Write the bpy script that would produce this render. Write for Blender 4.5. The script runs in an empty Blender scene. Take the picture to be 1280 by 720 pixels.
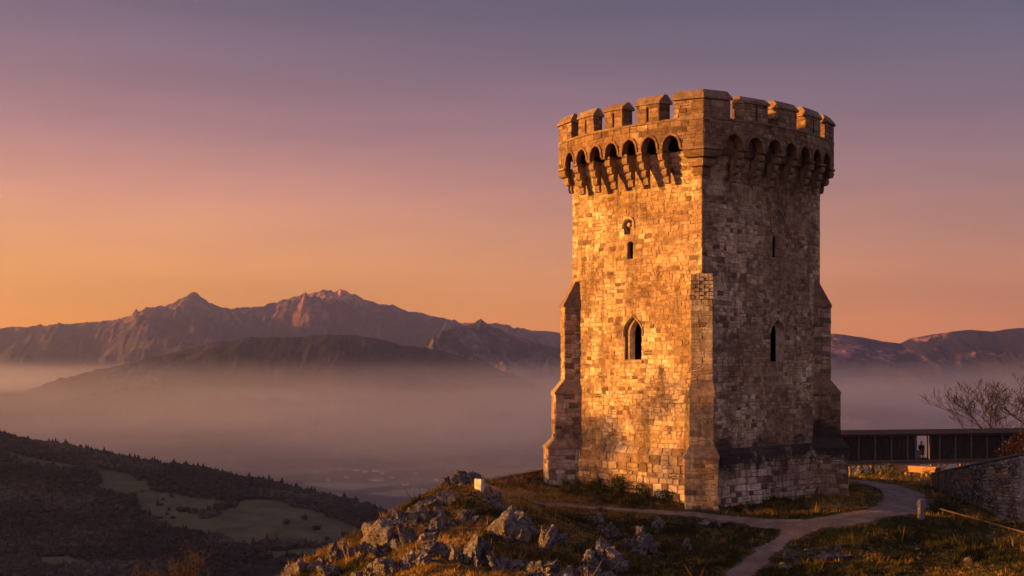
import bpy, math, random
import numpy as np
from mathutils import Vector, Matrix, noise as mnoise

S = bpy.context.scene
R = math.radians
F = 1600.0            # focal length in pixels of the 1280 px wide picture
HZ = 460.0            # picture row of the horizon

# ------------------------------------------------------------------ camera
cam_d = bpy.data.cameras.new("camera")
cam = bpy.data.objects.new("camera", cam_d)
S.collection.objects.link(cam)
cam.location = (0, 0, 0)
cam.rotation_euler = (R(90), 0, 0)
cam_d.sensor_width = 36.0
cam_d.lens = 36.0 * F / 1280.0
cam_d.shift_y = 100.0 / 1280.0
cam_d.clip_start = 0.5
cam_d.clip_end = 60000
S.camera = cam

# ------------------------------------------------------------------ light
SUN_EL, SUN_TH = 6.0, 6.0      # elevation; degrees towards the camera from due left
sd = Vector((-math.cos(R(SUN_TH)) * math.cos(R(SUN_EL)), -math.sin(R(SUN_TH)) * math.cos(R(SUN_EL)), math.sin(R(SUN_EL))))
sun_d = bpy.data.lights.new("sun", 'SUN')
sun_d.energy = 5.0
sun_d.angle = R(0.6)
sun_d.color = (1.0, 0.43, 0.07)
sun = bpy.data.objects.new("sun", sun_d)
S.collection.objects.link(sun)
sun.rotation_euler = sd.to_track_quat('Z', 'Y').to_euler()
sun.location = (-60, -10, 60)

S.view_settings.view_transform = 'Standard'
S.view_settings.look = 'None'
S.view_settings.gamma = 1.0
EXPO = 1.85
S.view_settings.exposure = EXPO

world = bpy.data.worlds.new("World")
S.world = world
world.use_nodes = True

def lin(c):
    r = []
    for v in c:
        v /= 255.0
        r.append(v / 12.92 if v <= 0.04045 else ((v + 0.055) / 1.055) ** 2.4)
    return r

def build_world():
    nt = world.node_tree
    nt.nodes.clear()
    N = nt.nodes.new
    L = nt.links.new
    out = N('ShaderNodeOutputWorld')
    bg = N('ShaderNodeBackground'); bg.inputs[1].default_value = 1.0
    bg2 = N('ShaderNodeBackground'); bg2.inputs[1].default_value = 0.016
    sky = N('ShaderNodeTexSky'); sky.sky_type = 'NISHITA'; sky.sun_disc = False
    sky.sun_elevation = R(3.0)
    sky.sun_rotation = math.atan2(sd.x, sd.y) % (2 * math.pi)
    sky.dust_density = 3.0
    L(sky.outputs[0], bg2.inputs[0])
    add = N('ShaderNodeAddShader')
    L(bg.outputs[0], add.inputs[0]); L(bg2.outputs[0], add.inputs[1])
    L(add.outputs[0], out.inputs[0])
    tc = N('ShaderNodeTexCoord')
    sep = N('ShaderNodeSeparateXYZ')
    L(tc.outputs['Generated'], sep.inputs[0])
    scale = 1.0 / 2 ** EXPO
    def el(py):
        return (HZ - py) / F / math.sqrt(1 + ((HZ - py) / F) ** 2)
    def ramp(stops):
        r = N('ShaderNodeValToRGB')
        r.color_ramp.interpolation = 'B_SPLINE' if False else 'LINEAR'
        e = r.color_ramp.elements
        while len(e) > 1: e.remove(e[-1])
        first = True
        for pos, c in stops:
            x = e[0] if first else e.new(pos)
            x.position = pos
            x.color = [v * scale for v in lin(c)] + [1]
            first = False
        L(mr.outputs[0], r.inputs[0])
        return r
    mr = N('ShaderNodeMapRange')      # elevation sine -0.1..1 -> 0..1
    mr.inputs['From Min'].default_value = -0.1; mr.inputs['From Max'].default_value = 1.0
    L(sep.outputs['Z'], mr.inputs['Value'])
    def p(py): return (el(py) + 0.1) / 1.1
    top = [((0.45 + .1) / 1.1, (98, 94, 142)), (1.0, (90, 90, 145))]
    left = ramp([(0.0, (235, 135, 50)), (p(425), (318, 190, 36)), (p(370), (284, 182, 68)), (p(300), (258, 170, 110)), (p(240), (226, 147, 124)),
                 (p(170), (178, 118, 124)), (p(90), (137, 98, 116)), (p(0), (98, 78, 105))] + top)
    right = ramp([(0.0, (180, 104, 74)), (p(425), (256, 150, 86)), (p(370), (232, 142, 94)), (p(300), (184, 122, 108)), (p(220), (144, 102, 112)),
                  (p(140), (112, 86, 108)), (p(60), (86, 74, 100)), (p(0), (70, 66, 92))] + top)
    az = N('ShaderNodeMapRange')
    az.inputs['From Min'].default_value = -0.42; az.inputs['From Max'].default_value = 0.42
    L(sep.outputs['X'], az.inputs['Value'])
    mix = N('ShaderNodeMix'); mix.data_type = 'RGBA'
    L(az.outputs[0], mix.inputs['Factor'])
    L(left.outputs[0], mix.inputs['A']); L(right.outputs[0], mix.inputs['B'])
    # thin high veils of cloud
    mp = N('ShaderNodeMapping'); mp.inputs['Scale'].default_value = (2.0, 2.0, 16.0)
    mp.inputs['Rotation'].default_value = (0, R(6), 0)
    L(tc.outputs['Generated'], mp.inputs[0])
    nz = N('ShaderNodeTexNoise'); nz.inputs['Scale'].default_value = 2.2; nz.inputs['Detail'].default_value = 3
    L(mp.outputs[0], nz.inputs['Vector'])
    mr2 = N('ShaderNodeMapRange'); mr2.inputs['From Min'].default_value = 0.3; mr2.inputs['From Max'].default_value = 0.75
    mr2.inputs['To Min'].default_value = 0.92; mr2.inputs['To Max'].default_value = 1.09
    L(nz.outputs[0], mr2.inputs['Value'])
    # dusk dims behind the camera, away from the glow
    mul = N('ShaderNodeVectorMath'); mul.operation = 'SCALE'
    L(mix.outputs['Result'], mul.inputs[0]); L(mr2.outputs[0], mul.inputs['Scale'])
    back = N('ShaderNodeMapRange')
    back.inputs['From Min'].default_value = -0.6; back.inputs['From Max'].default_value = 0.3
    L(sep.outputs['Y'], back.inputs['Value'])
    mixb = N('ShaderNodeMix'); mixb.data_type = 'RGBA'
    mixb.inputs['A'].default_value = [v * scale for v in lin((170, 150, 176))] + [1]
    L(back.outputs[0], mixb.inputs['Factor']); L(mul.outputs[0], mixb.inputs['B'])
    L(mixb.outputs['Result'], bg.inputs[0])
build_world()

S.render.engine = 'CYCLES'
S.cycles.use_denoising = True
S.cycles.max_bounces = 6
S.cycles.diffuse_bounces = 3
S.cycles.volume_bounces = 3
S.cycles.volume_step_rate = 1.0
S.cycles.volume_max_steps = 128
S.cycles.transparent_max_bounces = 12

# ------------------------------------------------------------------ helpers
rng = np.random.default_rng(7)
random.seed(7)

def pix(px, py, Y):
    return ((px - 640) / F * Y, Y, (HZ - py) / F * Y)

def _hash(ix, iy, iz, seed):
    h = (ix * 374761393 + iy * 668265263 + iz * 2147483647 + seed * 1274126177) & 0xffffffff
    h = ((h ^ (h >> 13)) * 1274126177) & 0xffffffff
    h = ((h ^ (h >> 16)) * 2246822519) & 0xffffffff
    return ((h ^ (h >> 15)) & 0xffffff) / float(0xffffff)

def vnoise(x, y, z=0.0, seed=0):
    x, y, z = np.broadcast_arrays(np.asarray(x, float), np.asarray(y, float), np.asarray(z, float))
    ix, iy, iz = np.floor(x).astype(np.int64), np.floor(y).astype(np.int64), np.floor(z).astype(np.int64)
    fx, fy, fz = x - ix, y - iy, z - iz
    sx, sy, sz = [f * f * f * (f * (f * 6 - 15) + 10) for f in (fx, fy, fz)]
    r = 0
    for dx in (0, 1):
        wx = sx if dx else 1 - sx
        for dy in (0, 1):
            wy = sy if dy else 1 - sy
            for dz in (0, 1):
                wz = sz if dz else 1 - sz
                r = r + wx * wy * wz * _hash(ix + dx, iy + dy, iz + dz, seed)
    return r * 2 - 1

def fbm(x, y, z=0.0, octv=4, seed=0, gain=0.5, ridged=False):
    a, t, n = 1.0, 0.0, 0.0
    for o in range(octv):
        v = vnoise(np.asarray(x) * 2 ** o + 13.7 * o, np.asarray(y) * 2 ** o - 7.1 * o, np.asarray(z) * 2 ** o, seed + o)
        if ridged: v = 1 - 2 * np.abs(v)
        t = t + a * v; n += a; a *= gain
    return t / n

class MB:
    def __init__(s): s.v = []; s.f = []; s.t = []; s.m = []
    def add(s, verts, faces, tone=0.5, mat=0):
        b = len(s.v); s.v.extend(verts)
        for f in faces:
            s.f.append([i + b for i in f]); s.t.append(tone); s.m.append(mat)
    def quad(s, a, b, c, d, tone=0.5, mat=0): s.add([a, b, c, d], [(0, 1, 2, 3)], tone, mat)
    def box(s, c, h, rot=0.0, tone=0.5, taper=1.0, mat=0):
        cr, sr = math.cos(rot), math.sin(rot)
        vs = []
        for z in (-1, 1):
            k = taper if z > 0 else 1
            for x, y in ((-1, -1), (1, -1), (1, 1), (-1, 1)):
                X, Y = x * h[0] * k, y * h[1] * k
                vs.append((c[0] + X * cr - Y * sr, c[1] + X * sr + Y * cr, c[2] + z * h[2]))
        s.add(vs, [(3, 2, 1, 0), (4, 5, 6, 7), (0, 1, 5, 4), (1, 2, 6, 5), (2, 3, 7, 6), (3, 0, 4, 7)], tone, mat)
    def tube(s, p, q, r0, r1, n=5, tone=0.5, mat=0, cap=True):
        p, q = Vector(p), Vector(q)
        d = (q - p)
        if d.length < 1e-6: return
        d.normalize()
        u = d.orthogonal().normalized(); w = d.cross(u)
        vs = []
        for c, r in ((p, r0), (q, r1)):
            for i in range(n):
                a = 2 * math.pi * i / n
                vs.append(tuple(c + (u * math.cos(a) + w * math.sin(a)) * r))
        fs = [(i, (i + 1) % n, n + (i + 1) % n, n + i) for i in range(n)]
        if cap: fs += [tuple(range(n - 1, -1, -1)), tuple(range(n, 2 * n))]
        s.add(vs, fs, tone, mat)
    def build(s, name, mats, parent=None, smooth=False, loc=None):
        me = bpy.data.meshes.new(name)
        me.from_pydata([tuple(v) for v in s.v], [], s.f)
        if not isinstance(mats, (list, tuple)): mats = [mats]
        for m in mats: me.materials.append(m)
        at = me.attributes.new("tone", 'FLOAT', 'FACE')
        at.data.foreach_set('value', np.array(s.t, dtype=np.float32))
        if len(mats) > 1: me.polygons.foreach_set('material_index', s.m)
        if smooth: me.polygons.foreach_set('use_smooth', [True] * len(me.polygons))
        me.update()
        o = bpy.data.objects.new(name, me)
        S.collection.objects.link(o)
        if parent is not None: o.parent = parent
        if loc is not None: o.location = loc
        return o

def tag(o, label=None, cat=None, group=None, kind=None):
    if label: o['label'] = label
    if cat: o['category'] = cat
    if group: o['group'] = group
    if kind: o['kind'] = kind
    return o

def empty(name, loc, rz=0.0):
    o = bpy.data.objects.new(name, None)
    o.empty_display_size = 0.5
    o.location = loc; o.rotation_euler = (0, 0, rz)
    S.collection.objects.link(o)
    return o

def grid_mesh(name, X, Y, Z, mat, smooth=True):
    ny, nx = X.shape
    me = bpy.data.meshes.new(name)
    co = np.stack([X, Y, Z], -1).reshape(-1, 3).astype(np.float32)
    i = np.arange(ny * nx).reshape(ny, nx)
    q = np.stack([i[:-1, :-1], i[:-1, 1:], i[1:, 1:], i[1:, :-1]], -1).reshape(-1, 4)
    me.vertices.add(len(co)); me.vertices.foreach_set('co', co.ravel())
    me.loops.add(q.size); me.loops.foreach_set('vertex_index', q.ravel().astype(np.int32))
    me.polygons.add(len(q))
    me.polygons.foreach_set('loop_start', np.arange(0, q.size, 4, dtype=np.int32))
    me.polygons.foreach_set('use_smooth', [smooth] * len(q))
    me.materials.append(mat)
    me.update(calc_edges=True)
    o = bpy.data.objects.new(name, me)
    S.collection.objects.link(o)
    return o

def tri_mesh(name, co, tris, mat, tone=None, smooth=False):
    me = bpy.data.meshes.new(name)
    k = tris.shape[1]
    me.vertices.add(len(co)); me.vertices.foreach_set('co', co.astype(np.float32).ravel())
    me.loops.add(tris.size); me.loops.foreach_set('vertex_index', tris.ravel().astype(np.int32))
    me.polygons.add(len(tris))
    me.polygons.foreach_set('loop_start', np.arange(0, tris.size, k, dtype=np.int32))
    me.polygons.foreach_set('use_smooth', [smooth] * len(tris))
    me.materials.append(mat)
    if tone is not None:
        at = me.attributes.new("tone", 'FLOAT', 'FACE')
        at.data.foreach_set('value', tone.astype(np.float32))
    me.update(calc_edges=True)
    o = bpy.data.objects.new(name, me)
    S.collection.objects.link(o)
    return o

# ------------------------------------------------------------------ materials
def mat_new(name):
    m = bpy.data.materials.new(name); m.use_nodes = True
    nt = m.node_tree
    b = nt.nodes['Principled BSDF']
    b.inputs['Roughness'].default_value = 0.95
    b.inputs['Specular IOR Level'].default_value = 0.15
    return m, nt, b

def nd(nt, typ, **kw):
    n = nt.nodes.new(typ)
    for k, v in kw.items():
        if k in n.inputs: n.inputs[k].default_value = v
        else: setattr(n, k, v)
    return n

def ramp_node(nt, stops, interp='LINEAR'):
    r = nt.nodes.new('ShaderNodeValToRGB'); r.color_ramp.interpolation = interp
    e = r.color_ramp.elements
    while len(e) > 1: e.remove(e[-1])
    for i, (p, c) in enumerate(stops):
        x = e[0] if i == 0 else e.new(p)
        x.position = p; x.color = (*c, 1)
    return r

def mixc(nt, fac, a, b, mode='MIX'):
    m = nt.nodes.new('ShaderNodeMix'); m.data_type = 'RGBA'; m.blend_type = mode
    for k, v in (('Factor', fac), ('A', a), ('B', b)):
        if hasattr(v, 'links') or hasattr(v, 'is_linked'): nt.links.new(v, m.inputs[k])
        elif k == 'Factor': m.inputs[k].default_value = v
        else: m.inputs[k].default_value = (*v, 1)
    return m.outputs['Result']

def maprange(nt, v, a, b, c=0.0, d=1.0):
    m = nt.nodes.new('ShaderNodeMapRange')
    m.inputs['From Min'].default_value = a; m.inputs['From Max'].default_value = b
    m.inputs['To Min'].default_value = c; m.inputs['To Max'].default_value = d
    nt.links.new(v, m.inputs['Value'])
    return m.outputs[0]

def noise_tex(nt, coord, scale, detail=4, rough=0.55, dist=0.0):
    n = nt.nodes.new('ShaderNodeTexNoise')
    n.inputs['Scale'].default_value = scale; n.inputs['Detail'].default_value = detail
    n.inputs['Roughness'].default_value = rough; n.inputs['Distortion'].default_value = dist
    nt.links.new(coord, n.inputs['Vector'])
    return n.outputs['Fac']

def bump(nt, b, h, strength=0.5, dist=0.05):
    n = nt.nodes.new('ShaderNodeBump')
    n.inputs['Strength'].default_value = strength; n.inputs['Distance'].default_value = dist
    nt.links.new(h, n.inputs['Height']); nt.links.new(n.outputs[0], b.inputs['Normal'])

def stone_material(name, stops, stain=0.6, dark_scale=0.35, grime=0.0, goff=-1.6):
    m, nt, b = mat_new(name)
    tc = nt.nodes.new('ShaderNodeTexCoord').outputs['Object']
    at = nt.nodes.new('ShaderNodeAttribute'); at.attribute_name = 'tone'
    r = ramp_node(nt, stops)
    nt.links.new(at.outputs['Fac'], r.inputs[0])
    n1 = noise_tex(nt, tc, dark_scale, 5, 0.65, 0.6)      # weathering patches
    n0 = noise_tex(nt, tc, dark_scale * 0.6, 4, 0.6, 0.4)
    n2 = noise_tex(nt, tc, 3.2, 6, 0.7)                    # crumbly surface
    n3 = noise_tex(nt, tc, 14.0, 4, 0.7)
    f1 = maprange(nt, n1, 0.51, 0.66, 0.0, stain)
    mps = nt.nodes.new('ShaderNodeMapping'); mps.inputs['Scale'].default_value = (1.3, 1.3, 0.13); nt.links.new(tc, mps.inputs[0])
    n5 = noise_tex(nt, mps.outputs[0], 1.0, 4, 0.7, 0.3)   # rain streaks
    f5 = maprange(nt, n5, 0.52, 0.68, 0.0, 0.7)
    c = mixc(nt, maprange(nt, n0, 0.46, 0.58, 0.0, 0.6), r.outputs[0], (0.20, 0.11, 0.06))
    c = mixc(nt, f5, c, (0.12, 0.08, 0.055))
    c = mixc(nt, f1, c, (0.095, 0.052, 0.036))
    f2 = maprange(nt, n2, 0.3, 0.7, 0.55, 1.35)
    vm = nt.nodes.new('ShaderNodeVectorMath'); vm.operation = 'SCALE'
    nt.links.new(c, vm.inputs[0]); nt.links.new(f2, vm.inputs['Scale'])
    c2 = vm.outputs[0]
    f3 = maprange(nt, n3, 0.62, 0.75, 0.0, 0.35)           # pale lichen dots
    c3 = mixc(nt, f3, c2, (0.42, 0.38, 0.30))
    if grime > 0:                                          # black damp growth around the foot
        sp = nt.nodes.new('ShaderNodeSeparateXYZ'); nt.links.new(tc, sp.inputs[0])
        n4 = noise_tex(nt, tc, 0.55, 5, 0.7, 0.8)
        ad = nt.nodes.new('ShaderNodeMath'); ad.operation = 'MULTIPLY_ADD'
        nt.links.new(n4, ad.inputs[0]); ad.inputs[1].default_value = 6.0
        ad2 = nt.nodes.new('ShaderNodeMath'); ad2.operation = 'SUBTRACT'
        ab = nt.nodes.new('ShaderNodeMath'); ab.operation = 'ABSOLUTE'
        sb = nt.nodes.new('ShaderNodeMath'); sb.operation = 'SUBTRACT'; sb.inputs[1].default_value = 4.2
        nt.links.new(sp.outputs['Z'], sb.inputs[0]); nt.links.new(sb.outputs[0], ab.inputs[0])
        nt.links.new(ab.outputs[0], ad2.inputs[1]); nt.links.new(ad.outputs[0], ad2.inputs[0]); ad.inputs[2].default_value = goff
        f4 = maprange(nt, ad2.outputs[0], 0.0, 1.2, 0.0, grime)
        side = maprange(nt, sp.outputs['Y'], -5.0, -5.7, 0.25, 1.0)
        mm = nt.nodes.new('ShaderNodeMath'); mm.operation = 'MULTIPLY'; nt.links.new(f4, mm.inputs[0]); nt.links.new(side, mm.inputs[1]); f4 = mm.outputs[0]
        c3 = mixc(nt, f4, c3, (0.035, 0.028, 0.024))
    nt.links.new(c3, b.inputs['Base Color'])
    h = nt.nodes.new('ShaderNodeMath'); h.operation = 'MULTIPLY_ADD'; h.inputs[1].default_value = 0.5
    nt.links.new(n3, h.inputs[0]); nt.links.new(n2, h.inputs[2])
    bump(nt, b, h.outputs[0], 0.9, 0.06)
    return m

# tone: 0 = mortar, 0.1..1 = stones from dark to pale
ST = [(0.0, (0.25, 0.19, 0.13)), (0.06, (0.25, 0.19, 0.13)), (0.08, (0.08, 0.055, 0.04)), (0.2, (0.15, 0.10, 0.065)), (0.35, (0.25, 0.17, 0.105)),
      (0.55, (0.36, 0.265, 0.17)), (0.8, (0.46, 0.355, 0.235)), (1.0, (0.58, 0.47, 0.33))]
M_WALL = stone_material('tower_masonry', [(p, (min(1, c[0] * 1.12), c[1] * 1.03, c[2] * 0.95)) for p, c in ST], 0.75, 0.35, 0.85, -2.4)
M_PAR = stone_material('parapet_masonry', [(p, tuple(v * k for v, k in zip(c, (0.62, 0.52, 0.48)))) for p, c in ST], 0.7, 0.5)  # stone tones darkened and reddened: shade on the crown put into the colour
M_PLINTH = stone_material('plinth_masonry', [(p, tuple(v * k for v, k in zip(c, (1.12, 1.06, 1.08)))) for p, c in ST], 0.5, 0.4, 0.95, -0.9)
M_RUB = stone_material('rubble_masonry', [(0.0, (0.20, 0.17, 0.15)), (0.3, (0.22, 0.19, 0.17)), (1.0, (0.46, 0.41, 0.38))], 0.5, 0.9)
M_BUTT = stone_material('buttress_masonry', ST, 0.4, 0.4)
M_TRIM = stone_material('dressed_stone', [(0.0, (0.34, 0.25, 0.17)), (1.0, (0.42, 0.31, 0.20))], 0.4, 0.8)
M_CAP = stone_material('cap_stone', [(0.0, (0.15, 0.10, 0.07)), (1.0, (0.27, 0.18, 0.12))], 0.6, 1.2)
M_PALE = stone_material('pale_limestone', [(0.0, (0.46, 0.41, 0.33)), (1.0, (0.60, 0.54, 0.44))], 0.25, 1.5)

def plain(name, col, col2=None, scale=4.0, rough=0.9, bumps=0.4, stretch=None):
    m, nt, b = mat_new(name)
    tc = nt.nodes.new('ShaderNodeTexCoord').outputs['Object']
    if stretch:
        mp = nt.nodes.new('ShaderNodeMapping'); mp.inputs['Scale'].default_value = stretch
        nt.links.new(tc, mp.inputs[0]); tc = mp.outputs[0]
    n = noise_tex(nt, tc, scale, 5, 0.65)
    c2 = col2 or tuple(v * 0.5 for v in col)
    c = mixc(nt, maprange(nt, n, 0.35, 0.65), col, c2)
    nt.links.new(c, b.inputs['Base Color'])
    b.inputs['Roughness'].default_value = rough
    bump(nt, b, n, bumps, 0.03)
    return m

M_DARK = plain('unlit_interior', (0.004, 0.0035, 0.0035), rough=1.0, bumps=0.0)
M_GLASS = None
M_WOOD = plain('weathered_timber', (0.055, 0.035, 0.026), (0.02, 0.014, 0.012), 6.0, 0.85, 0.5, (1, 1, 0.25))
M_WOODL = plain('bare_timber', (0.42, 0.24, 0.11), (0.28, 0.15, 0.07), 6.0, 0.8, 0.4)
M_PLANK = plain('grey_planks', (0.13, 0.10, 0.085), (0.07, 0.055, 0.048), 5.0, 0.85, 0.5, (1, 1, 0.2))
M_BARK = plain('bark', (0.075, 0.05, 0.038), (0.04, 0.028, 0.022), 5.0)
M_TWIG = plain('twigs', (0.02, 0.014, 0.013), (0.013, 0.010, 0.009), 5.0)
M_TWIGB = plain('brown_twigs', (0.045, 0.027, 0.023), (0.028, 0.018, 0.016), 5.0)
M_METAL = plain('rusty_rail_metal', (0.11, 0.065, 0.05), (0.06, 0.04, 0.03), 9.0, 0.6)

def rock_material():
    m, nt, b = mat_new('limestone_rock')
    tc = nt.nodes.new('ShaderNodeTexCoord').outputs['Object']
    g = nt.nodes.new('ShaderNodeNewGeometry')
    n1 = noise_tex(nt, tc, 1.1, 6, 0.7, 0.8)
    n2 = noise_tex(nt, tc, 5.0, 6, 0.75)
    n3 = noise_tex(nt, tc, 2.4, 5, 0.7, 1.5)
    r = ramp_node(nt, [(0.3, (0.05, 0.04, 0.036)), (0.44, (0.13, 0.105, 0.092)), (0.57, (0.24, 0.20, 0.175)), (0.72, (0.46, 0.40, 0.36))])
    nt.links.new(n1, r.inputs[0])
    c = mixc(nt, maprange(nt, n2, 0.53, 0.61, 0, 0.8), r.outputs[0], (0.045, 0.036, 0.034))
    n4 = noise_tex(nt, tc, 8.0, 4, 0.7)
    c = mixc(nt, maprange(nt, n4, 0.58, 0.66, 0, 0.8), c, (0.58, 0.52, 0.47))
    c = mixc(nt, maprange(nt, n3, 0.60, 0.68, 0, 0.9), c, (0.09, 0.07, 0.025))   # moss
    nt.links.new(c, b.inputs['Base Color'])
    h = nt.nodes.new('ShaderNodeMath'); h.operation = 'ADD'
    nt.links.new(n1, h.inputs[0]); nt.links.new(n2, h.inputs[1])
    bump(nt, b, h.outputs[0], 1.0, 0.32)
    return m
M_ROCK = rock_material()

def ground_material():
    m, nt, b = mat_new('hill_turf')
    tc = nt.nodes.new('ShaderNodeTexCoord').outputs['Object']
    n1 = noise_tex(nt, tc, 0.22, 5, 0.65, 0.5)
    n2 = noise_tex(nt, tc, 1.6, 5, 0.7)
    n3 = noise_tex(nt, tc, 9.0, 3, 0.7)
    r = ramp_node(nt, [(0.3, (0.05, 0.045, 0.012)), (0.44, (0.12, 0.08, 0.02)), (0.56, (0.34, 0.17, 0.04)), (0.8, (0.42, 0.23, 0.065))])
    ad = nt.nodes.new('ShaderNodeMix'); ad.inputs['Factor'].default_value = 0.5
    nt.links.new(n1, ad.inputs['A']); nt.links.new(n2, ad.inputs['B'])
    sp = nt.nodes.new('ShaderNodeSeparateXYZ'); nt.links.new(tc, sp.inputs[0])      # darker, greener towards the right: foreground shade put into the turf colour
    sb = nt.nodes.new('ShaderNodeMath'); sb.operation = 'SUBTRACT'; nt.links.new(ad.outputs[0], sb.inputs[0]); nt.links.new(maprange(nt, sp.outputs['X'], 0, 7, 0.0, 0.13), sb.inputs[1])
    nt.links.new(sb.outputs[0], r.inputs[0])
    c = mixc(nt, maprange(nt, n3, 0.55, 0.75, 0, 0.6), r.outputs[0], (0.03, 0.022, 0.014))
    nt.links.new(c, b.inputs['Base Color'])
    bump(nt, b, n3, 1.0, 0.15)
    return m
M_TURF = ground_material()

def grass_material():
    m, nt, b = mat_new('grass_blades')
    at = nt.nodes.new('ShaderNodeAttribute'); at.attribute_name = 'tone'
    r = ramp_node(nt, [(0.0, (0.035, 0.034, 0.012)), (0.35, (0.085, 0.066, 0.020)), (0.6, (0.30, 0.16, 0.034)), (0.85, (0.44, 0.23, 0.06)), (1.0, (0.42, 0.30, 0.12))])
    nt.links.new(at.outputs['Fac'], r.inputs[0])
    nt.links.new(r.outputs[0], b.inputs['Base Color'])
    tr = nt.nodes.new('ShaderNodeBsdfTranslucent'); nt.links.new(r.outputs[0], tr.inputs[0])
    mx = nt.nodes.new('ShaderNodeMixShader'); mx.inputs[0].default_value = 0.3
    nt.links.new(b.outputs[0], mx.inputs[1]); nt.links.new(tr.outputs[0], mx.inputs[2])
    nt.links.new(mx.outputs[0], nt.nodes['Material Output'].inputs[0])
    return m
M_GRASS = grass_material()

def leaf_material(name, cols):
    m, nt, b = mat_new(name)
    at = nt.nodes.new('ShaderNodeAttribute'); at.attribute_name = 'tone'
    r = ramp_node(nt, [(i / (len(cols) - 1), c) for i, c in enumerate(cols)])
    nt.links.new(at.outputs['Fac'], r.inputs[0]); nt.links.new(r.outputs[0], b.inputs['Base Color'])
    return m
M_BUSH = leaf_material('bush_leaves', [(0.02, 0.025, 0.008), (0.05, 0.055, 0.016), (0.10, 0.085, 0.025)])
M_RUSSET = leaf_material('russet_leaves', [(0.10, 0.035, 0.012), (0.24, 0.085, 0.022), (0.36, 0.15, 0.04)])
M_FOREST = leaf_material('wood_canopy', [(0.012, 0.011, 0.010), (0.03, 0.024, 0.020), (0.08, 0.055, 0.042)])
M_IVY = leaf_material('dry_creeper', [(0.04, 0.034, 0.032), (0.18, 0.15, 0.145), (0.55, 0.50, 0.48)])

def path_material():
    m, nt, b = mat_new('path_gravel')
    tc = nt.nodes.new('ShaderNodeTexCoord').outputs['Object']
    n1 = noise_tex(nt, tc, 0.7, 5, 0.7, 0.5); n2 = noise_tex(nt, tc, 7.0, 5, 0.8)
    r = ramp_node(nt, [(0.3, (0.13, 0.085, 0.06)), (0.5, (0.22, 0.15, 0.11)), (0.7, (0.33, 0.235, 0.175))])
    nt.links.new(n1, r.inputs[0])
    c = mixc(nt, maprange(nt, n2, 0.5, 0.72, 0, 0.8), r.outputs[0], (0.09, 0.065, 0.05))
    n3 = noise_tex(nt, tc, 1.8, 5, 0.75, 1.0)
    c = mixc(nt, maprange(nt, n3, 0.56, 0.66, 0, 0.7), c, (0.075, 0.06, 0.03))
    c = mixc(nt, maprange(nt, noise_tex(nt, tc, 16.0, 2, 0.6), 0.62, 0.7, 0, 0.8), c, (0.42, 0.36, 0.33))
    nt.links.new(c, b.inputs['Base Color']); bump(nt, b, n2, 1.0, 0.14)
    return m
M_PATH = path_material()

def mountain_material(name, rock, scrub, scale, lo=0.5, hi=0.62, zlo=None, zhi=None):
    m, nt, b = mat_new(name)
    tc = nt.nodes.new('ShaderNodeTexCoord').outputs['Object']
    n1 = noise_tex(nt, tc, scale, 8, 0.7, 0.6)
    n2 = noise_tex(nt, tc, scale * 6, 6, 0.75, 0.3)
    ad = nt.nodes.new('ShaderNodeMix'); ad.inputs['Factor'].default_value = 0.4
    nt.links.new(n1, ad.inputs['A']); nt.links.new(n2, ad.inputs['B'])
    f = maprange(nt, ad.outputs[0], lo, hi)
    if zlo is not None:      # bare rock only towards the summits
        sp = nt.nodes.new('ShaderNodeSeparateXYZ'); nt.links.new(tc, sp.inputs[0])
        mu = nt.nodes.new('ShaderNodeMath'); mu.operation = 'MULTIPLY'; nt.links.new(f, mu.inputs[0])
        nt.links.new(maprange(nt, sp.outputs['Z'], zlo, zhi, 0.18, 1.0), mu.inputs[1]); f = mu.outputs[0]
    c = mixc(nt, f, scrub, rock)
    nt.links.new(c, b.inputs['Base Color'])
    bump(nt, b, n2, 1.0, 0.05 / scale)
    return m
M_FAR = mountain_material('far_mountain_rock', (0.50, 0.19, 0.12), (0.034, 0.027, 0.036), 0.0011, 0.48, 0.58, 380, 800)
M_MID = mountain_material('wooded_ridge', (0.07, 0.052, 0.05), (0.008, 0.007, 0.009), 0.0018, 0.55, 0.68)
M_PEAK = mountain_material('scree_peak', (0.22, 0.17, 0.16), (0.014, 0.012, 0.014), 0.0020, 0.48, 0.58)
M_RIGHT = mountain_material('right_range', (0.50, 0.22, 0.15), (0.018, 0.016, 0.026), 0.0014, 0.53, 0.6)
M_VALLEY = mountain_material('valley_floor', (0.20, 0.17, 0.14), (0.035, 0.035, 0.028), 0.004, 0.5, 0.62)

# ------------------------------------------------------------------ ground shape
def tps_fit(P, Z, reg=0.0):
    P = np.array(P, float); Z = np.array(Z, float); n = len(P)
    d = np.linalg.norm(P[:, None] - P[None], axis=-1)
    K = np.where(d > 0, d * d * np.log(d + 1e-12), 0) + reg * np.eye(n)
    A = np.zeros((n + 3, n + 3)); A[:n, :n] = K
    A[:n, n] = 1; A[:n, n + 1:] = P; A[n, :n] = 1; A[n + 1:, :n] = P.T
    w = np.linalg.solve(A, np.concatenate([Z, np.zeros(3)]))
    def f(x, y):
        x = np.asarray(x, float); y = np.asarray(y, float)
        s = w[n] + w[n + 1] * x + w[n + 2] * y
        for i in range(n):
            d2 = (x - P[i, 0]) ** 2 + (y - P[i, 1]) ** 2
            s = s + w[i] * 0.5 * d2 * np.log(d2 + 1e-12)
        return s
    return f

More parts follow.
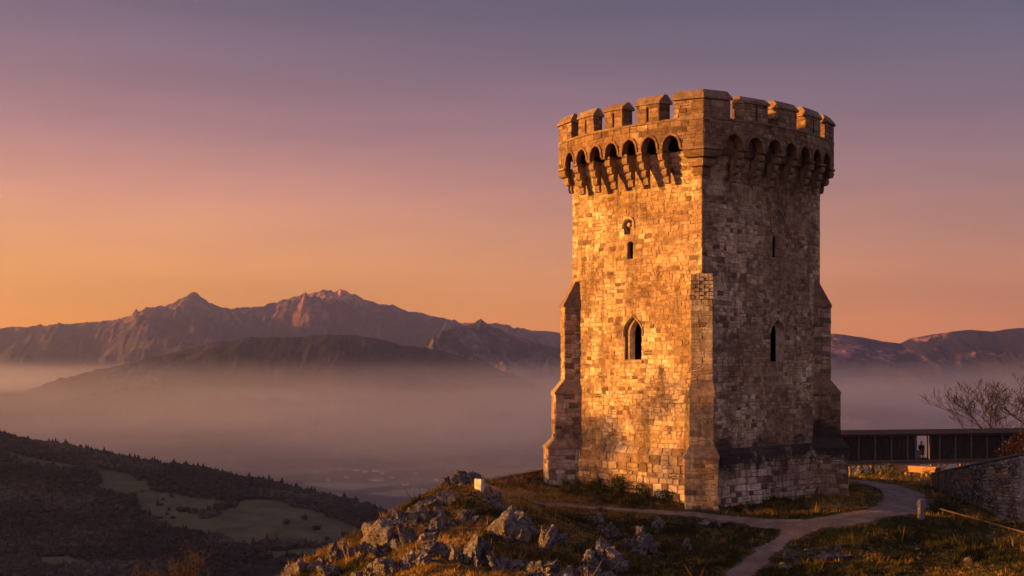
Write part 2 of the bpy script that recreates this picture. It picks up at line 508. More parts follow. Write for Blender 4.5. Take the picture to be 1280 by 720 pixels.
ctl = []
def c_px(px, py, Y): ctl.append(pix(px, py, Y))
for a in [(1280, 722, 62), (1100, 722, 63), (910, 722, 64), (740, 722, 62), (620, 722, 60), (540, 722, 58), (460, 724, 61), (400, 726, 65),
          (1000, 680, 71), (1200, 680, 72), (1280, 690, 69), (1100, 652, 74), (960, 651, 76), (1180, 655, 75), (850, 645, 77.5), (880, 638, 79), (740, 633, 80.5),
          (660, 627, 80), (700, 606, 89), (790, 616, 86), (830, 627, 83), (905, 640, 80), (950, 632, 84), (1000, 622, 88), (1060, 611, 91),
          (1095, 614, 92), (1140, 624, 90), (1060, 600, 99), (1110, 600, 103), (1100, 598, 112), (1165, 599, 116), (1250, 600, 112), (1280, 662, 81),
          (640, 640, 73), (603, 613, 75), (612, 603, 83), (680, 592, 96), (562, 604, 84), (520, 628, 83), (470, 655, 78), (420, 686, 75), (380, 706, 73), (345, 724, 71),
          (560, 650, 70), (500, 684, 66.5), (450, 705, 66), (600, 645, 69.5), (640, 682, 66), (740, 672, 71.5), (850, 682, 70)]:
    c_px(*a)
ctl += [(0, 0, -1.7), (-10, 0, -2.4), (12, 0, -1.9), (0, 20, -5.6), (-12, 20, -7.5), (15, 20, -5.6), (0, 42, -9.8), (15, 42, -10.2), (30, 40, -10.2), (-14, 42, -13.5), (-13, 57, -13.8), (-9, 50, -12.2),
        (-8.5, 88, -12.5), (-13, 84, -14.8), (-17, 78, -16.5), (-20, 68, -18), (-20, 56, -17), (-5.2, 92, -11), (-1, 100, -11.5),
        (-8, 95, -14), (0, 112, -14), (-20, 100, -24), (-35, 82, -30), (-36, 50, -28), (-22, 20, -15), (-42, 0, -13), (-65, 85, -18), (-80, 86, -13), (-90, 60, -16),
        (8, 122, -14), (22, 127, -9.9), (40, 127, -9.9), (12, 124, -10.5), (22, 140, -16), (40, 140, -16), (30, 118, -11.5), (60, 100, -10.5), (60, 60, -9), (60, 20, -7), (34, 75, -9.3), (-70, 130, -34), (80, 130, -20), (13, 92, -8.8), (13, 104, -8.8), (22, 106, -9.2), (3, 106, -10.5)]
near_tps = tps_fit([(p[0], p[1]) for p in ctl], [p[2] for p in ctl], 0.3)

def hit_base(px, py):
    ys = np.linspace(54, 125, 1500)
    g = near_tps((px - 640) / F * ys, ys)
    i = np.where((HZ - py) / F * ys <= g)[0][0]
    return ((px - 640) / F * ys[i], ys[i])
PATHS = [  # (polyline of (x,y), half width)
    ([hit_base(*p) for p in ((604, 606), (622, 613), (650, 624), (700, 631), (760, 636), (830, 641), (890, 646), (950, 653), (1000, 656))], [0.45, 0.5, 0.5, 0.52, 0.55, 0.65, 0.8, 1.1, 1.3]),
    ([hit_base(*p) for p in ((950, 655), (1010, 655), (1060, 649), (1105, 641), (1132, 629), (1130, 616), (1105, 607), (1062, 600))], [1.0, 1.25, 1.4, 1.5, 1.6, 1.6, 1.5, 1.3]),
    ([hit_base(*p) for p in ((1004, 659), (979, 675), (952, 694), (925, 719))] + [(9.5, 56), (8.5, 50)], [1.2, 0.62, 0.65, 0.8, 0.9, 0.9]),
]
def path_dist(x, y):
    """signed distance outside the path edge (negative inside)"""
    x = np.asarray(x, float); y = np.asarray(y, float)
    best = np.full(np.broadcast(x, y).shape, 1e9)
    for pts, ws in PATHS:
        for i in range(len(pts) - 1):
            (ax, ay), (bx, by) = pts[i], pts[i + 1]
            dx, dy = bx - ax, by - ay
            t = np.clip(((x - ax) * dx + (y - ay) * dy) / (dx * dx + dy * dy), 0, 1)
            w = ws[i] + (ws[i + 1] - ws[i]) * t
            best = np.minimum(best, np.hypot(x - ax - t * dx, y - ay - t * dy) - w)
    return best

# tower placement (parapet rectangle)
TC = Vector((12.9, 89.6)); TROT = math.atan2(0.6715, 0.741)
TZ = -9.2
HX, HY = 7.115 - 0.75, 6.48 - 0.75     # body half sizes
def tower_local(x, y):
    c, s = math.cos(-TROT), math.sin(-TROT)
    X, Y = x - TC.x, y - TC.y
    return X * c - Y * s, X * s + Y * c
def near_ground(x, y, detail=True):
    x = np.asarray(x, float); y = np.asarray(y, float)
    z = near_tps(x, y)
    if detail:
        pd = path_dist(x, y)
        m = np.clip(pd / 2.0, 0, 1)
        z = z + m * (0.28 * fbm(x * 0.33, y * 0.33, 0, 3, 11) + 0.12 * fbm(x * 1.1, y * 1.1, 0, 3, 5))
        lx, ly = tower_local(x, y)
        d = np.maximum(np.abs(lx) - HX, np.abs(ly) - HY)
        bank = np.clip(1 - np.maximum(d, 0) / 2.4, 0, 1)
        z = z + m * 0.5 * bank * bank * (0.75 + 0.5 * vnoise(x * 0.5, y * 0.5, 0, 3))
    # unseen hummock added to the west to shade the foreground rocks
    kn = -3.4 - 0.02 * ((x + 50) ** 2) * 0.9 - 0.055 * (y - 47) ** 2
    z = np.maximum(z, np.clip(kn + 1.2 * fbm(x * .15, y * .15, 0, 3, 15), -60, 5)) if detail else z
    # falls away steeply all round the knoll
    r = np.hypot(x - 10, (y - 60))
    z = z - np.clip((r - 85) / 60, 0, 1) ** 2 * 40
    return z

def hit(px, py, y0=52, y1=140):
    """where the sight line through a picture point meets the ground"""
    prev = None
    ys = np.linspace(y0, y1, 900)
    zs = (HZ - py) / F * ys
    g = near_ground((px - 640) / F * ys, ys)
    below = np.where(zs <= g)[0]
    i = below[0] if len(below) else len(ys) - 1
    return Vector(((px - 640) / F * ys[i], ys[i], float(g[i])))

xs = np.arange(-105, 105.1, 0.5)
def axis(lo, hi, flo, fhi, fine, coarse):
    return np.concatenate([np.arange(lo, flo, coarse), np.arange(flo, fhi, fine), np.arange(fhi, hi + coarse, coarse)])
gx = axis(-110, 110, -16, 36, 0.16, 1.5); gy = axis(-14, 175, 52, 118, 0.2, 1.5)
GX, GY = np.meshgrid(gx, gy)
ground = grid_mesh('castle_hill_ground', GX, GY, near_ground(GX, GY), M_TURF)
tag(ground, kind='structure')

# far ground
fctl = [(0, 0, -45), (0, 200, -70), (-200, 150, -90), (200, 150, -90), (0, -500, -150), (-900, 100, -190), (900, 100, -190), (0, 500, -200), (400, 600, -210), (-400, 500, -200)]
def f_px(px, py, Y): fctl.append(pix(px, py, Y))
for a in [(-120, 532, 2350), (-40, 538, 2300), (0, 547, 2200), (100, 566, 2150), (200, 585, 2100), (300, 606, 2000), (400, 626, 1950), (470, 640, 1900), (520, 660, 1900),
          (150, 603, 1990), (300, 642, 1800), (150, 650, 1800), (0, 640, 1800), (200, 700, 1500), (0, 700, 1450), (-100, 690, 1450), (400, 690, 1600), (440, 662, 1750), (480, 700, 1650), (540, 720, 1600)]:
    f_px(*a)
fctl += [(-1500, 1500, -60), (-2500, 2200, 20), (-2500, 3500, -150), (-1000, 3100, -400), (-400, 2700, -400), (0, 2500, -400), (-1700, 3400, -380), (0, 3500, -400), (500, 2500, -400), (200, 1500, -370), (300, 2000, -400), (600, 1200, -320), (2000, 3000, -400), (2500, 1000, -300)]
far_tps = tps_fit([(p[0], p[1]) for p in fctl], [p[2] for p in fctl], 1000.0)
def far_ground(x, y):
    x = np.asarray(x, float); y = np.asarray(y, float)
    xc = np.clip(x, -2600, 2600); yc = np.clip(y, -600, 3600)
    z = np.clip(far_tps(xc, yc), -405, 60)
    w = np.clip((y - 2700) / 900, 0, 1) * np.clip((x + 2500) / 600, 0, 1)
    z = z * (1 - w) - 400 * w
    n = np.clip((y - 900) / 600, 0, 1)
    z = z + n * (5 * fbm(x / 160, y / 160, 0, 4, 21) + 2.0 * fbm(x / 40, y / 40, 0, 3, 22)) * np.clip((z + 420) / 80, 0.3, 1)
    return z
fx = axis(-10600, 10600, -1100, 300, 12, 220); fy = axis(-6000, 21000, 1300, 2700, 12, 220)
FX, FY = np.meshgrid(fx, fy)
FZ = far_ground(FX, FY)

def land_material():
    m, nt, b = mat_new('valley_land')
    at = nt.nodes.new('ShaderNodeAttribute'); at.attribute_name = 'meadow'
    tc = nt.nodes.new('ShaderNodeTexCoord').outputs['Object']
    n1 = noise_tex(nt, tc, 0.004, 6, 0.6, 0.5); n2 = noise_tex(nt, tc, 0.03, 5, 0.7)
    wood = mixc(nt, maprange(nt, n2, 0.4, 0.6), (0.018, 0.014, 0.011), (0.032, 0.024, 0.018))
    fld = ramp_node(nt, [(0.3, (0.035, 0.036, 0.018)), (0.48, (0.065, 0.06, 0.027)), (0.7, (0.11, 0.09, 0.042))])
    nt.links.new(n2, fld.inputs[0])
    c = mixc(nt, at.outputs['Fac'], wood, fld.outputs[0])
    # patchwork of fields down on the plain
    v = nt.nodes.new('ShaderNodeTexVoronoi'); v.inputs['Scale'].default_value = 0.004; nt.links.new(tc, v.inputs['Vector'])
    sep = nt.nodes.new('ShaderNodeSeparateColor'); nt.links.new(v.outputs['Color'], sep.inputs[0])
    fields = ramp_node(nt, [(0.0, (0.02, 0.018, 0.012)), (0.55, (0.035, 0.03, 0.02)), (0.6, (0.10, 0.085, 0.05)), (0.85, (0.16, 0.14, 0.09)), (0.87, (0.03, 0.028, 0.02))], 'CONSTANT')
    nt.links.new(sep.outputs[0], fields.inputs[0])
    sp = nt.nodes.new('ShaderNodeSeparateXYZ'); nt.links.new(tc, sp.inputs[0])
    fz = maprange(nt, sp.outputs['Z'], -385, -395, 0, 1)
    c = mixc(nt, fz, c, fields.outputs[0])
    nt.links.new(c, b.inputs['Base Color'])
    return m
M_LAND = land_material()

def px_of(x, y, z):
    return 640 + x / y * F, HZ - z / y * F
def in_poly(px, py, poly):
    inside = np.zeros(px.shape, bool); n = len(poly)
    for i in range(n):
        x1, y1 = poly[i]; x2, y2 = poly[(i + 1) % n]
        c = ((y1 > py) != (y2 > py)) & (px < (x2 - x1) * (py - y1) / (y2 - y1 + 1e-9) + x1)
        inside ^= c
    return inside
# meadows as real plots of land, outlined on the hillside plan
MEADOWS = [[(112, 586), (150, 590), (190, 600), (196, 613), (160, 618), (128, 612)],
           [(165, 616), (200, 614), (240, 620), (283, 627), (330, 622), (350, 624), (368, 636), (400, 644), (452, 662), (440, 678), (400, 682), (350, 676), (318, 686), (284, 680), (262, 668), (225, 664), (196, 650), (170, 634)],
           [(0, 567), (22, 566), (60, 575), (90, 584), (70, 588), (20, 577)], [(330, 690), (380, 684), (430, 690), (400, 700), (350, 699)], [(20, 700), (80, 694), (110, 704), (60, 712)]]
def meadow_mask(x, y, z, jit=0.0):
    px, py = px_of(x, np.maximum(y, 1), z)
    px = px + 14 * fbm(x / 60, y / 60, 0, 4, 31); py = py + 4.5 * fbm(x / 60, y / 60, 0, 4, 32)
    m = np.zeros(px.shape, bool)
    for p in MEADOWS: m |= in_poly(px, py, p)
    return m & (y > 1400) & (y < 2300)
land = grid_mesh('valley_ground', FX, FY, FZ, M_LAND)
MM = meadow_mask(FX, FY, FZ)
at = land.data.attributes.new('meadow', 'FLOAT', 'POINT'); at.data.foreach_set('value', MM.ravel().astype(np.float32))
tag(land, kind='structure')

# ------------------------------------------------------------------ mountains
def mountain(name, sil, Yc, depth, mat, amp, wl, seed, base=-420, nx=420, ny=110, jag=0.02, pw=1.15):
    X0, X1 = (sil[0][0] - 640) / F * Yc, (sil[-1][0] - 640) / F * Yc
    sx = np.array([(p[0] - 640) / F * Yc for p in sil]); sz = np.array([(HZ - p[1]) / F * Yc for p in sil])
    x = np.linspace(X0, X1, nx); t = np.linspace(-1, 1, ny)
    t = np.sign(t) * np.abs(t) ** 1.3
    XX, TT = np.meshgrid(x, t)
    YY = Yc + TT * depth
    # wandering crest line
    wx = XX + wl * 0.35 * fbm(XX / wl / 2, YY / wl / 2, 0, 3, seed + 5)
    prof = np.interp(XX, sx, sz)
    a = np.clip(np.abs(TT), 0, 1)
    body = (1 - a) ** pw
    rid = fbm(wx / wl, YY / wl, 0, 7, seed, 0.57, True)
    ero = (rid - 0.25) * amp * np.clip(a * 5, 0.0, 1) * np.clip((1 - a) * 2.5, 0, 1)
    crest = (fbm(XX / (wl * 0.22), YY / (wl * 0.5), 0, 5, seed + 9, 0.6, True) - 0.35) * jag * (prof - base)
    crest = crest + (fbm(XX / (wl * 0.06), YY / (wl * 0.2), 0, 3, seed + 19, 0.6) * jag * 0.45 * (prof - base))
    Z = base + (prof - base) * body + ero + crest * (1 - a) * 0.8
    lim = prof * YY / Yc - (0.01 * amp)               # keep spurs below the sight line of the crest
    Z = np.where(TT < 0, np.minimum(Z, np.where(a > 0.02, lim + crest * 0.5, Z)), Z)
    Z = Z + (rid - 0.3) * amp * 0.06
    o = grid_mesh(name, XX, YY, Z, mat, True)
    return tag(o, kind='structure')

mountain('far_mountains', [(-420, 470), (-200, 440), (-60, 426), (0, 419), (50, 411), (100, 406), (150, 400), (190, 388), (215, 380), (232, 370), (243, 361), (253, 369), (266, 378), (285, 383), (310, 385), (325, 383), (333, 380), (360, 370), (385, 363),
          (405, 358), (420, 361), (430, 364), (446, 370), (470, 379), (490, 380), (510, 388), (530, 394), (560, 400), (580, 405), (620, 405), (660, 411), (700, 418), (760, 424), (850, 430), (960, 445)], 15500, 4300, M_FAR, 480, 1250, 3, nx=1000, ny=240, jag=0.05)
mountain('scree_mountain', [(470, 470), (500, 445), (530, 426), (560, 413), (580, 405), (600, 397), (615, 405), (640, 416), (665, 426), (690, 434), (720, 438), (800, 450), (880, 470)], 9800, 2400, M_PEAK, 330, 750, 40, nx=500, ny=180, jag=0.03)
mountain('wooded_ridge', [(40, 492), (90, 477), (130, 463), (180, 449), (230, 437), (270, 427), (320, 421), (380, 419), (415, 417), (445, 417), (465, 421), (500, 429), (540, 435), (570, 443), (600, 455), (650, 470), (700, 490)], 7600, 1900, M_MID, 190, 760, 60, nx=600, ny=180, jag=0.02)
mountain('right_mountains', [(780, 470), (850, 445), (920, 428), (1000, 418), (1042, 416), (1075, 420), (1100, 425), (1125, 428), (1140, 421), (1170, 416), (1190, 413), (1215, 412), (1240, 414), (1265, 410), (1290, 408), (1340, 405), (1420, 400), (1600, 430), (1750, 470)],
         9500, 3000, M_RIGHT, 230, 1300, 80, nx=800, ny=200, jag=0.007)
mountain('misty_low_hill', [(60, 580), (140, 562), (220, 550), (300, 543), (380, 541), (450, 543), (540, 548), (620, 556), (700, 570)], 6000, 1000, M_VALLEY, 60, 700, 90, base=-402, nx=200, ny=60, jag=0.03)

# ------------------------------------------------------------------ air
def volume_box(name, lo, hi, build):
    mb = MB()
    c = [(a + b) / 2 for a, b in zip(lo, hi)]; h = [(b - a) / 2 for a, b in zip(lo, hi)]
    mb.box((0, 0, 0), h)
    m = bpy.data.materials.new(name); m.use_nodes = True
    nt = m.node_tree; nt.nodes.clear()
    out = nt.nodes.new('ShaderNodeOutputMaterial')
    v = nt.nodes.new('ShaderNodeVolumePrincipled')
    nt.links.new(v.outputs[0], out.inputs['Volume'])
    build(nt, v)
    o = mb.build(name, m, loc=c)
    tag(o, kind='stuff')
    return o
def hz(nt, v):
    v.inputs['Color'].default_value = (0.60, 0.68, 1.0, 1)
    v.inputs['Density'].default_value = 4.0e-5
    v.inputs['Anisotropy'].default_value = 0.85
volume_box('haze', (-11000, -6400, -470), (11000, 21600, 1250), hz)
def vf(nt, v):
    v.inputs['Color'].default_value = (0.92, 0.92, 1.0, 1)
    v.inputs['Anisotropy'].default_value = 0.78
    g = nt.nodes.new('ShaderNodeNewGeometry')
    sp = nt.nodes.new('ShaderNodeSeparateXYZ'); nt.links.new(g.outputs['Position'], sp.inputs[0])
    d = maprange(nt, sp.outputs['Z'], 48, -125, 0, 1)
    p = nt.nodes.new('ShaderNodeMath'); p.operation = 'POWER'; p.inputs[1].default_value = 1.4
    nt.links.new(d, p.inputs[0])
    y = maprange(nt, sp.outputs['Y'], 2300, 7500, 0.3, 1)
    q = nt.nodes.new('ShaderNodeMath'); q.operation = 'MULTIPLY'
    nt.links.new(p.outputs[0], q.inputs[0]); nt.links.new(y, q.inputs[1])
    mp = nt.nodes.new('ShaderNodeMapping'); mp.inputs['Scale'].default_value = (1 / 2000.0, 1 / 2000.0, 1 / 200.0)
    nt.links.new(g.outputs['Position'], mp.inputs[0])
    nz = noise_tex(nt, mp.outputs[0], 1.0, 3, 0.6, 0.4)
    w = nt.nodes.new('ShaderNodeMath'); w.operation = 'MULTIPLY'
    nt.links.new(maprange(nt, nz, 0.36, 0.64, 0.4, 1.6), w.inputs[0]); nt.links.new(q.outputs[0], w.inputs[1]); q = w
    q2 = nt.nodes.new('ShaderNodeMath'); q2.operation = 'MULTIPLY'; q2.inputs[1].default_value = 5.6e-4
    nt.links.new(q.outputs[0], q2.inputs[0]); nt.links.new(q2.outputs[0], v.inputs['Density'])
volume_box('valley_mist', (-9000, 2300, -430), (9000, 17000, 50), vf)

# ------------------------------------------------------------------ woods on the far hillside
def woods():
    # low-poly crowns: irregular rounded ones and pointed ones
    def blob(seed, conic):
        r = np.random.default_rng(seed)
        rings, seg = 4, 6
        v = [(0, 0, 1.0 if not conic else 1.35)]
        for k in range(rings):
            a = (k + 1) / (rings + 0.4)
            rad = (math.sin(a * math.pi) ** 0.8 if not conic else a * 0.75)
            z = (math.cos(a * math.pi) * 0.5 + 0.5 if not conic else 1.35 * (1 - a))
            for j in range(seg):
                t = 2 * math.pi * (j + 0.5 * (k % 2)) / seg
                q = rad * 0.62 * r.uniform(0.6, 1.3)
                v.append((q * math.cos(t), q * math.sin(t), z + r.uniform(-.1, .1)))
        f = [(0, 1 + j, 1 + (j + 1) % seg) for j in range(seg)]
        for k in range(rings - 1):
            for j in range(seg):
                a, b = 1 + k * seg + j, 1 + k * seg + (j + 1) % seg
                c, d = a + seg, b + seg
                f += [(a, c, b), (b, c, d)]
        return np.array(v), np.array(f)
    kinds = [blob(i, i == 4) for i in range(9)]
    r = np.random.default_rng(5)
    n = 34000
    y = 1350 + r.random(n) ** 1.1 * 1250; x = -0.47 * y + r.random(n) * (0.47 * y + 40)
    z = far_ground(x, y)
    px, py = px_of(x, y, z)
    mm = meadow_mask(x, y, z)
    hedge = (vnoise(x / 9, y / 9, 0, 77) > 0.45) & (np.abs(fbm(x / 120, y / 120, 0, 2, 78)) < 0.07)
    ridge = np.interp(px, [-100, 0, 100, 200, 300, 400, 470, 520], [536, 547, 566, 585, 606, 626, 640, 665])
    keep = (~mm | hedge) & (z > -330) & (px > -160) & (px < 560)
    x, y, z, px, py = x[keep], y[keep], z[keep], px[keep], py[keep]
    cos, tris, tone = [], [], []; b = 0
    ki = r.integers(0, 9, len(x)); base_t = np.clip(0.42 + 0.9 * fbm(x / 110, y / 110, 0, 3, 50) + r.normal(0, .14, len(x)), 0, 1)
    hh = r.uniform(4, 9, len(x)) * (1 + 0.3 * vnoise(x / 50, y / 50, 0, 9))
    for k in range(9):
        s = ki == k; m = s.sum()
        if not m: continue
        v, f = kinds[k]
        ang = r.random(m) * 6.28; ca, sa = np.cos(ang), np.sin(ang)
        h = hh[s] * (1.35 if k == 4 else 1); w = h * r.uniform(0.7, 1.3, m)
        vx = (v[None, :, 0] * ca[:, None] - v[None, :, 1] * sa[:, None]) * w[:, None] + x[s][:, None]
        vy = (v[None, :, 0] * sa[:, None] + v[None, :, 1] * ca[:, None]) * w[:, None] + y[s][:, None]
        vz = v[None, :, 2] * h[:, None] + z[s][:, None] - 1.0
        co = np.stack([vx, vy, vz], -1).reshape(-1, 3)
        ff = (f[None] + (np.arange(m) * len(v))[:, None, None]).reshape(-1, 3) + b
        cos.append(co); tris.append(ff); tone.append(np.clip(np.repeat(base_t[s], len(f)) + r.normal(0, .1, m * len(f)), 0, 1)); b += len(co)
    o = tri_mesh('hillside_woods', np.concatenate(cos), np.concatenate(tris), M_FOREST, np.concatenate(tone))
    tag(o, 'dark mixed woods covering the far hillside around the meadows', 'woods', kind='stuff')
woods()

# ------------------------------------------------------------------ farmhouses down in the mist
M_HWALL = plain('house_render', (0.42, 0.40, 0.37), (0.36, 0.33, 0.3), 0.3)
M_HROOF = plain('house_roof', (0.22, 0.15, 0.12), (0.15, 0.1, 0.08), 0.4)
def farmhouses():
    r = random.Random(4)
    root = empty('farmhouse', (0, 0, 0))
    tag(root, 'small white farmhouse lost in the misty valley plain below the hill', 'house', 'white farmhouses scattered in the misty valley')
    w = MB(); w.box((0, 0, 3), (9, 5, 3.0)); w.add([(-9, -5, 6), (-9, 5, 6), (-9, 0, 9.2)], [(0, 2, 1)]); w.add([(9, -5, 6), (9, 5, 6), (9, 0, 9.2)], [(0, 1, 2)])
    w.build('wall', M_HWALL, root)
    f = MB()
    for s in (-1, 1):
        f.add([(-9.6, s * 5.6, 5.7), (9.6, s * 5.6, 5.7), (9.6, 0, 9.4), (-9.6, 0, 9.4), (-9.6, s * 5.6, 6.0), (9.6, s * 5.6, 6.0), (9.6, 0, 9.8), (-9.6, 0, 9.8)],
              [(0, 1, 2, 3), (4, 5, 6, 7), (0, 1, 5, 4), (1, 2, 6, 5), (0, 3, 7, 4)])
    f.build('roof', M_HROOF, root)
    spots = [(446, 588, 1.7), (456, 590, 1.3), (470, 589, 1.9), (478, 592, 1.4), (433, 597, 1.2), (490, 597, 1.1), (424, 586, 1.0), (500, 585, 1.2), (465, 600, 1.5), (474, 601, 2.2), (520, 592, 1.0),
             (410, 600, 1.0), (545, 600, 1.2), (560, 588, 1.0), (455, 578, 1.2), (396, 590, 1.1), (530, 612, 1.1), (507, 606, 1.4)]
    for i, (px, py, k) in enumerate(spots):
        Y = 400.0 / ((py - HZ) / F); Y = Y * 0.995
        X = (px - 640) / F * Y
        if i == 0: o = root
        else:
            o = root.copy(); S.collection.objects.link(o)
            for ch in list(root.children):
                c = ch.copy(); S.collection.objects.link(c); c.parent = o
        o.location = (X, Y, float(far_ground(X, Y)) - 0.5); o.rotation_euler = (0, 0, r.uniform(-0.9, 0.9)); o.scale = (k * .75, k * .75, k * 0.7)
farmhouses()

# ------------------------------------------------------------------ paths
def paths():
    step = 0.16
    gx_ = np.arange(-5, 33, step); gy_ = np.arange(49, 105, step)
    X, Y = np.meshgrid(gx_, gy_)
    d = path_dist(X, Y) + 0.22 * fbm(X * 0.9, Y * 0.9, 0, 3, 91) + 0.10 * fbm(X * 4, Y * 4, 0, 2, 93)
    inside = d < 0.0
    Z = near_ground(X, Y) + np.where(d > -0.25, 0.02, 0.045) + 0.012 * fbm(X * 3, Y * 3, 0, 2, 8)
    Z = Z - 0.05 * np.exp(-((d + 0.75) / 0.25) ** 2) * 0.5
    ny, nx = X.shape
    idx = -np.ones(X.shape, int)
    q = inside[:-1, :-1] & inside[1:, :-1] & inside[:-1, 1:] & inside[1:, 1:]
    i = np.arange(ny * nx).reshape(ny, nx)
    quads = np.stack([i[:-1, :-1], i[:-1, 1:], i[1:, 1:], i[1:, :-1]], -1)[q]
    used = np.unique(quads); remap = -np.ones(ny * nx, int); remap[used] = np.arange(len(used))
    co = np.stack([X, Y, Z], -1).reshape(-1, 3)[used]
    o = tri_mesh('path', co, remap[quads], M_PATH, smooth=True)
    tag(o, kind='structure')
paths()

# ------------------------------------------------------------------ masonry
def masonry(mb, P, n, ulen, v0, v1, holes=None, row=(0.20, 0.36), wid=(0.20, 0.52), rnd=None, gap=0.012, dep=(0.008, 0.036), pale=0.0, dark=0.12, backing=True, fine=None, uoff=0.0, jit=0.022, patchy=0.0):
    """P(u,v)->Vector, n outward normal; lays individually cut stones over a mortar surface."""
    rnd = rnd or random
    n = Vector(n)
    def spans(va, vb):
        hs = []
        if holes:
            for k in range(5):
                hs += holes(va + (vb - va) * k / 4.0)
        if not hs: return [(0.0, ulen)]
        hs.sort(); mg = []
        for a, b in hs:
            if mg and a <= mg[-1][1] + 0.01: mg[-1][1] = max(mg[-1][1], b)
            else: mg.append([a, b])
        r, u = [], 0.0
        for a, b in mg:
            if a > u + 0.02: r.append((u, min(a, ulen)))
            u = max(u, b)
        if u < ulen - 0.02: r.append((u, ulen))
        return r
    # mortar
    if backing:
        st = 0.07 if holes else 0.6
        v = v0
        while v < v1 - 1e-4:
            vb = min(v + st, v1)
            for a, b in spans(v, vb):
                mb.quad(P(a, v), P(b, v), P(b, vb), P(a, vb), 0.0)
            v = vb
    # courses
    v = v0
    seed = rnd.random() * 100
    def wob(u, vv):
        if abs(vv - v0) < 1e-4 or abs(vv - v1) < 1e-4: return 0.0
        return 0.085 * mnoise.noise(Vector((u * 0.9 + seed, vv * 2.1, seed)))
    lastt = 0.6
    while v < v1 - 1e-3:
        h = rnd.uniform(*row)
        if v1 - v - h < row[0] * 0.7: h = v1 - v
        vb = v + h
        for a, b in spans(v, vb):
            u = a
            if uoff and a == 0.0: pass
            while u < b - 1e-3:
                w = rnd.uniform(*wid) * (0.8 + 0.6 * h / row[1])
                if b - u - w < wid[0] * 0.6: w = b - u
                ub = u + w
                x = rnd.random()
                pt = 0.5 + 0.5 * mnoise.noise(Vector((u * 0.33 + seed, v * 0.33, 3.3)))   # patches of repair
                if x < dark * (0.4 + 1.2 * pt): t = rnd.uniform(0.12, 0.34)
                else: t = min(1, max(0.26, rnd.gauss(0.64 - 0.6 * (pt - 0.5) + pale, 0.155)))
                parts = [(v, vb)]
                if h > 0.27 and rnd.random() < 0.28: mid = v + h * rnd.uniform(.4, .6); parts = [(v, mid), (mid, vb)]
                for (pa, pb) in parts:
                    d = rnd.uniform(*dep)
                    if t < 0.24 and rnd.random() < 0.25: d = 0.003
                    g = gap * rnd.uniform(0.6, 1.5)
                    i = 0.018
                    if patchy and rnd.random() < patchy * (0.3 + 1.4 * pt): continue
                    q_ = jit
                    je = lambda e: 0.0 if (abs(e) < 1e-3 or abs(e - ulen) < 1e-3) else rnd.uniform(-q_, q_)
                    c = [(u + g + je(u), pa + g + wob(u, pa) + je(9)), (ub - g + je(ub), pa + g + wob(ub, pa) + je(9)), (ub - g + je(ub), pb - g + wob(ub, pb) + je(9)), (u + g + je(u), pb - g + wob(u, pb) + je(9))]
                    cu, cv = (u + ub) / 2, (pa + pb) / 2
                    back = [P(*q) for q in c]
                    fr = []
                    for q in c:
                        j = i * rnd.uniform(0.3, 2.6)
                        fr.append(P(q[0] + (j if q[0] < cu else -j), q[1] + (j if q[1] < cv else -j)) + n * (d + rnd.uniform(-.006, .006)))
                    mb.add([tuple(q) for q in back + fr], [(4, 5, 6, 7), (0, 1, 5, 4), (1, 2, 6, 5), (2, 3, 7, 6), (3, 0, 4, 7)], min(1, max(0.1, t + rnd.uniform(-.05, .05))))
                u = ub
        v = vb

def lancet(uc, w, z0, zs, zt, rnd_head=False):
    def f(v):
        if v < z0 or v > zt: return []
        if v <= zs: k = 1.0
        else:
            t = (v - zs) / (zt - zs)
            k = math.sqrt(max(0, 1 - t * t)) if rnd_head else max(0.0, 1 - t ** 1.7)
        return [(uc - w * k, uc + w * k)] if k > 0.02 else []
    def outline(n=8, grow=0.0):
        pts = [(uc - w - grow, z0), ]
        top = []
        for i in range(n + 1):
            t = i / n
            k = math.sqrt(max(0, 1 - t * t)) if rnd_head else max(0.0, 1 - t ** 1.7)
            top.append(((w + grow) * k, zs + (zt + grow * 1.3 - zs) * t))
        l = [(uc - a, z) for a, z in top]; r = [(uc + a, z) for a, z in top]
        return [(uc - w - grow, z0)] + l + r[::-1][1:] + [(uc + w + grow, z0)]
    return f, outline

tower = empty('stone_tower', (TC.x, TC.y, TZ), TROT)
tag(tower, 'square crenellated stone tower with corner buttresses, golden sunlight on its left face', 'tower')
V = Vector
rt = random.Random(12)
# body faces: (origin xy, u dir, normal, length)
FACES = {
    'west':  (V((-HX, -HY, 0)), V((0, 1, 0)), V((-1, 0, 0)), 2 * HY),
    'south': (V((-HX, -HY, 0)), V((1, 0, 0)), V((0, -1, 0)), 2 * HX),
    'east':  (V((HX, -HY, 0)), V((0, 1, 0)), V((1, 0, 0)), 2 * HY),
    'north': (V((-HX, HY, 0)), V((1, 0, 0)), V((0, 1, 0)), 2 * HX),
}
def face_px(face, px, py):
    """picture point -> (u, local z) on a tower face"""
    o, u, n, ln = FACES[face]
    c, s = math.cos(TROT), math.sin(TROT)
    rot = lambda v: V((v.x * c - v.y * s, v.x * s + v.y * c, v.z))
    O = rot(o) + V((TC.x, TC.y, TZ)); U = rot(u); Nn = rot(n)
    d = V(((px - 640) / F, 1, (HZ - py) / F))
    t = O.dot(Nn) / d.dot(Nn)
    p = d * t
    return (p - O).dot(U), p.z - TZ

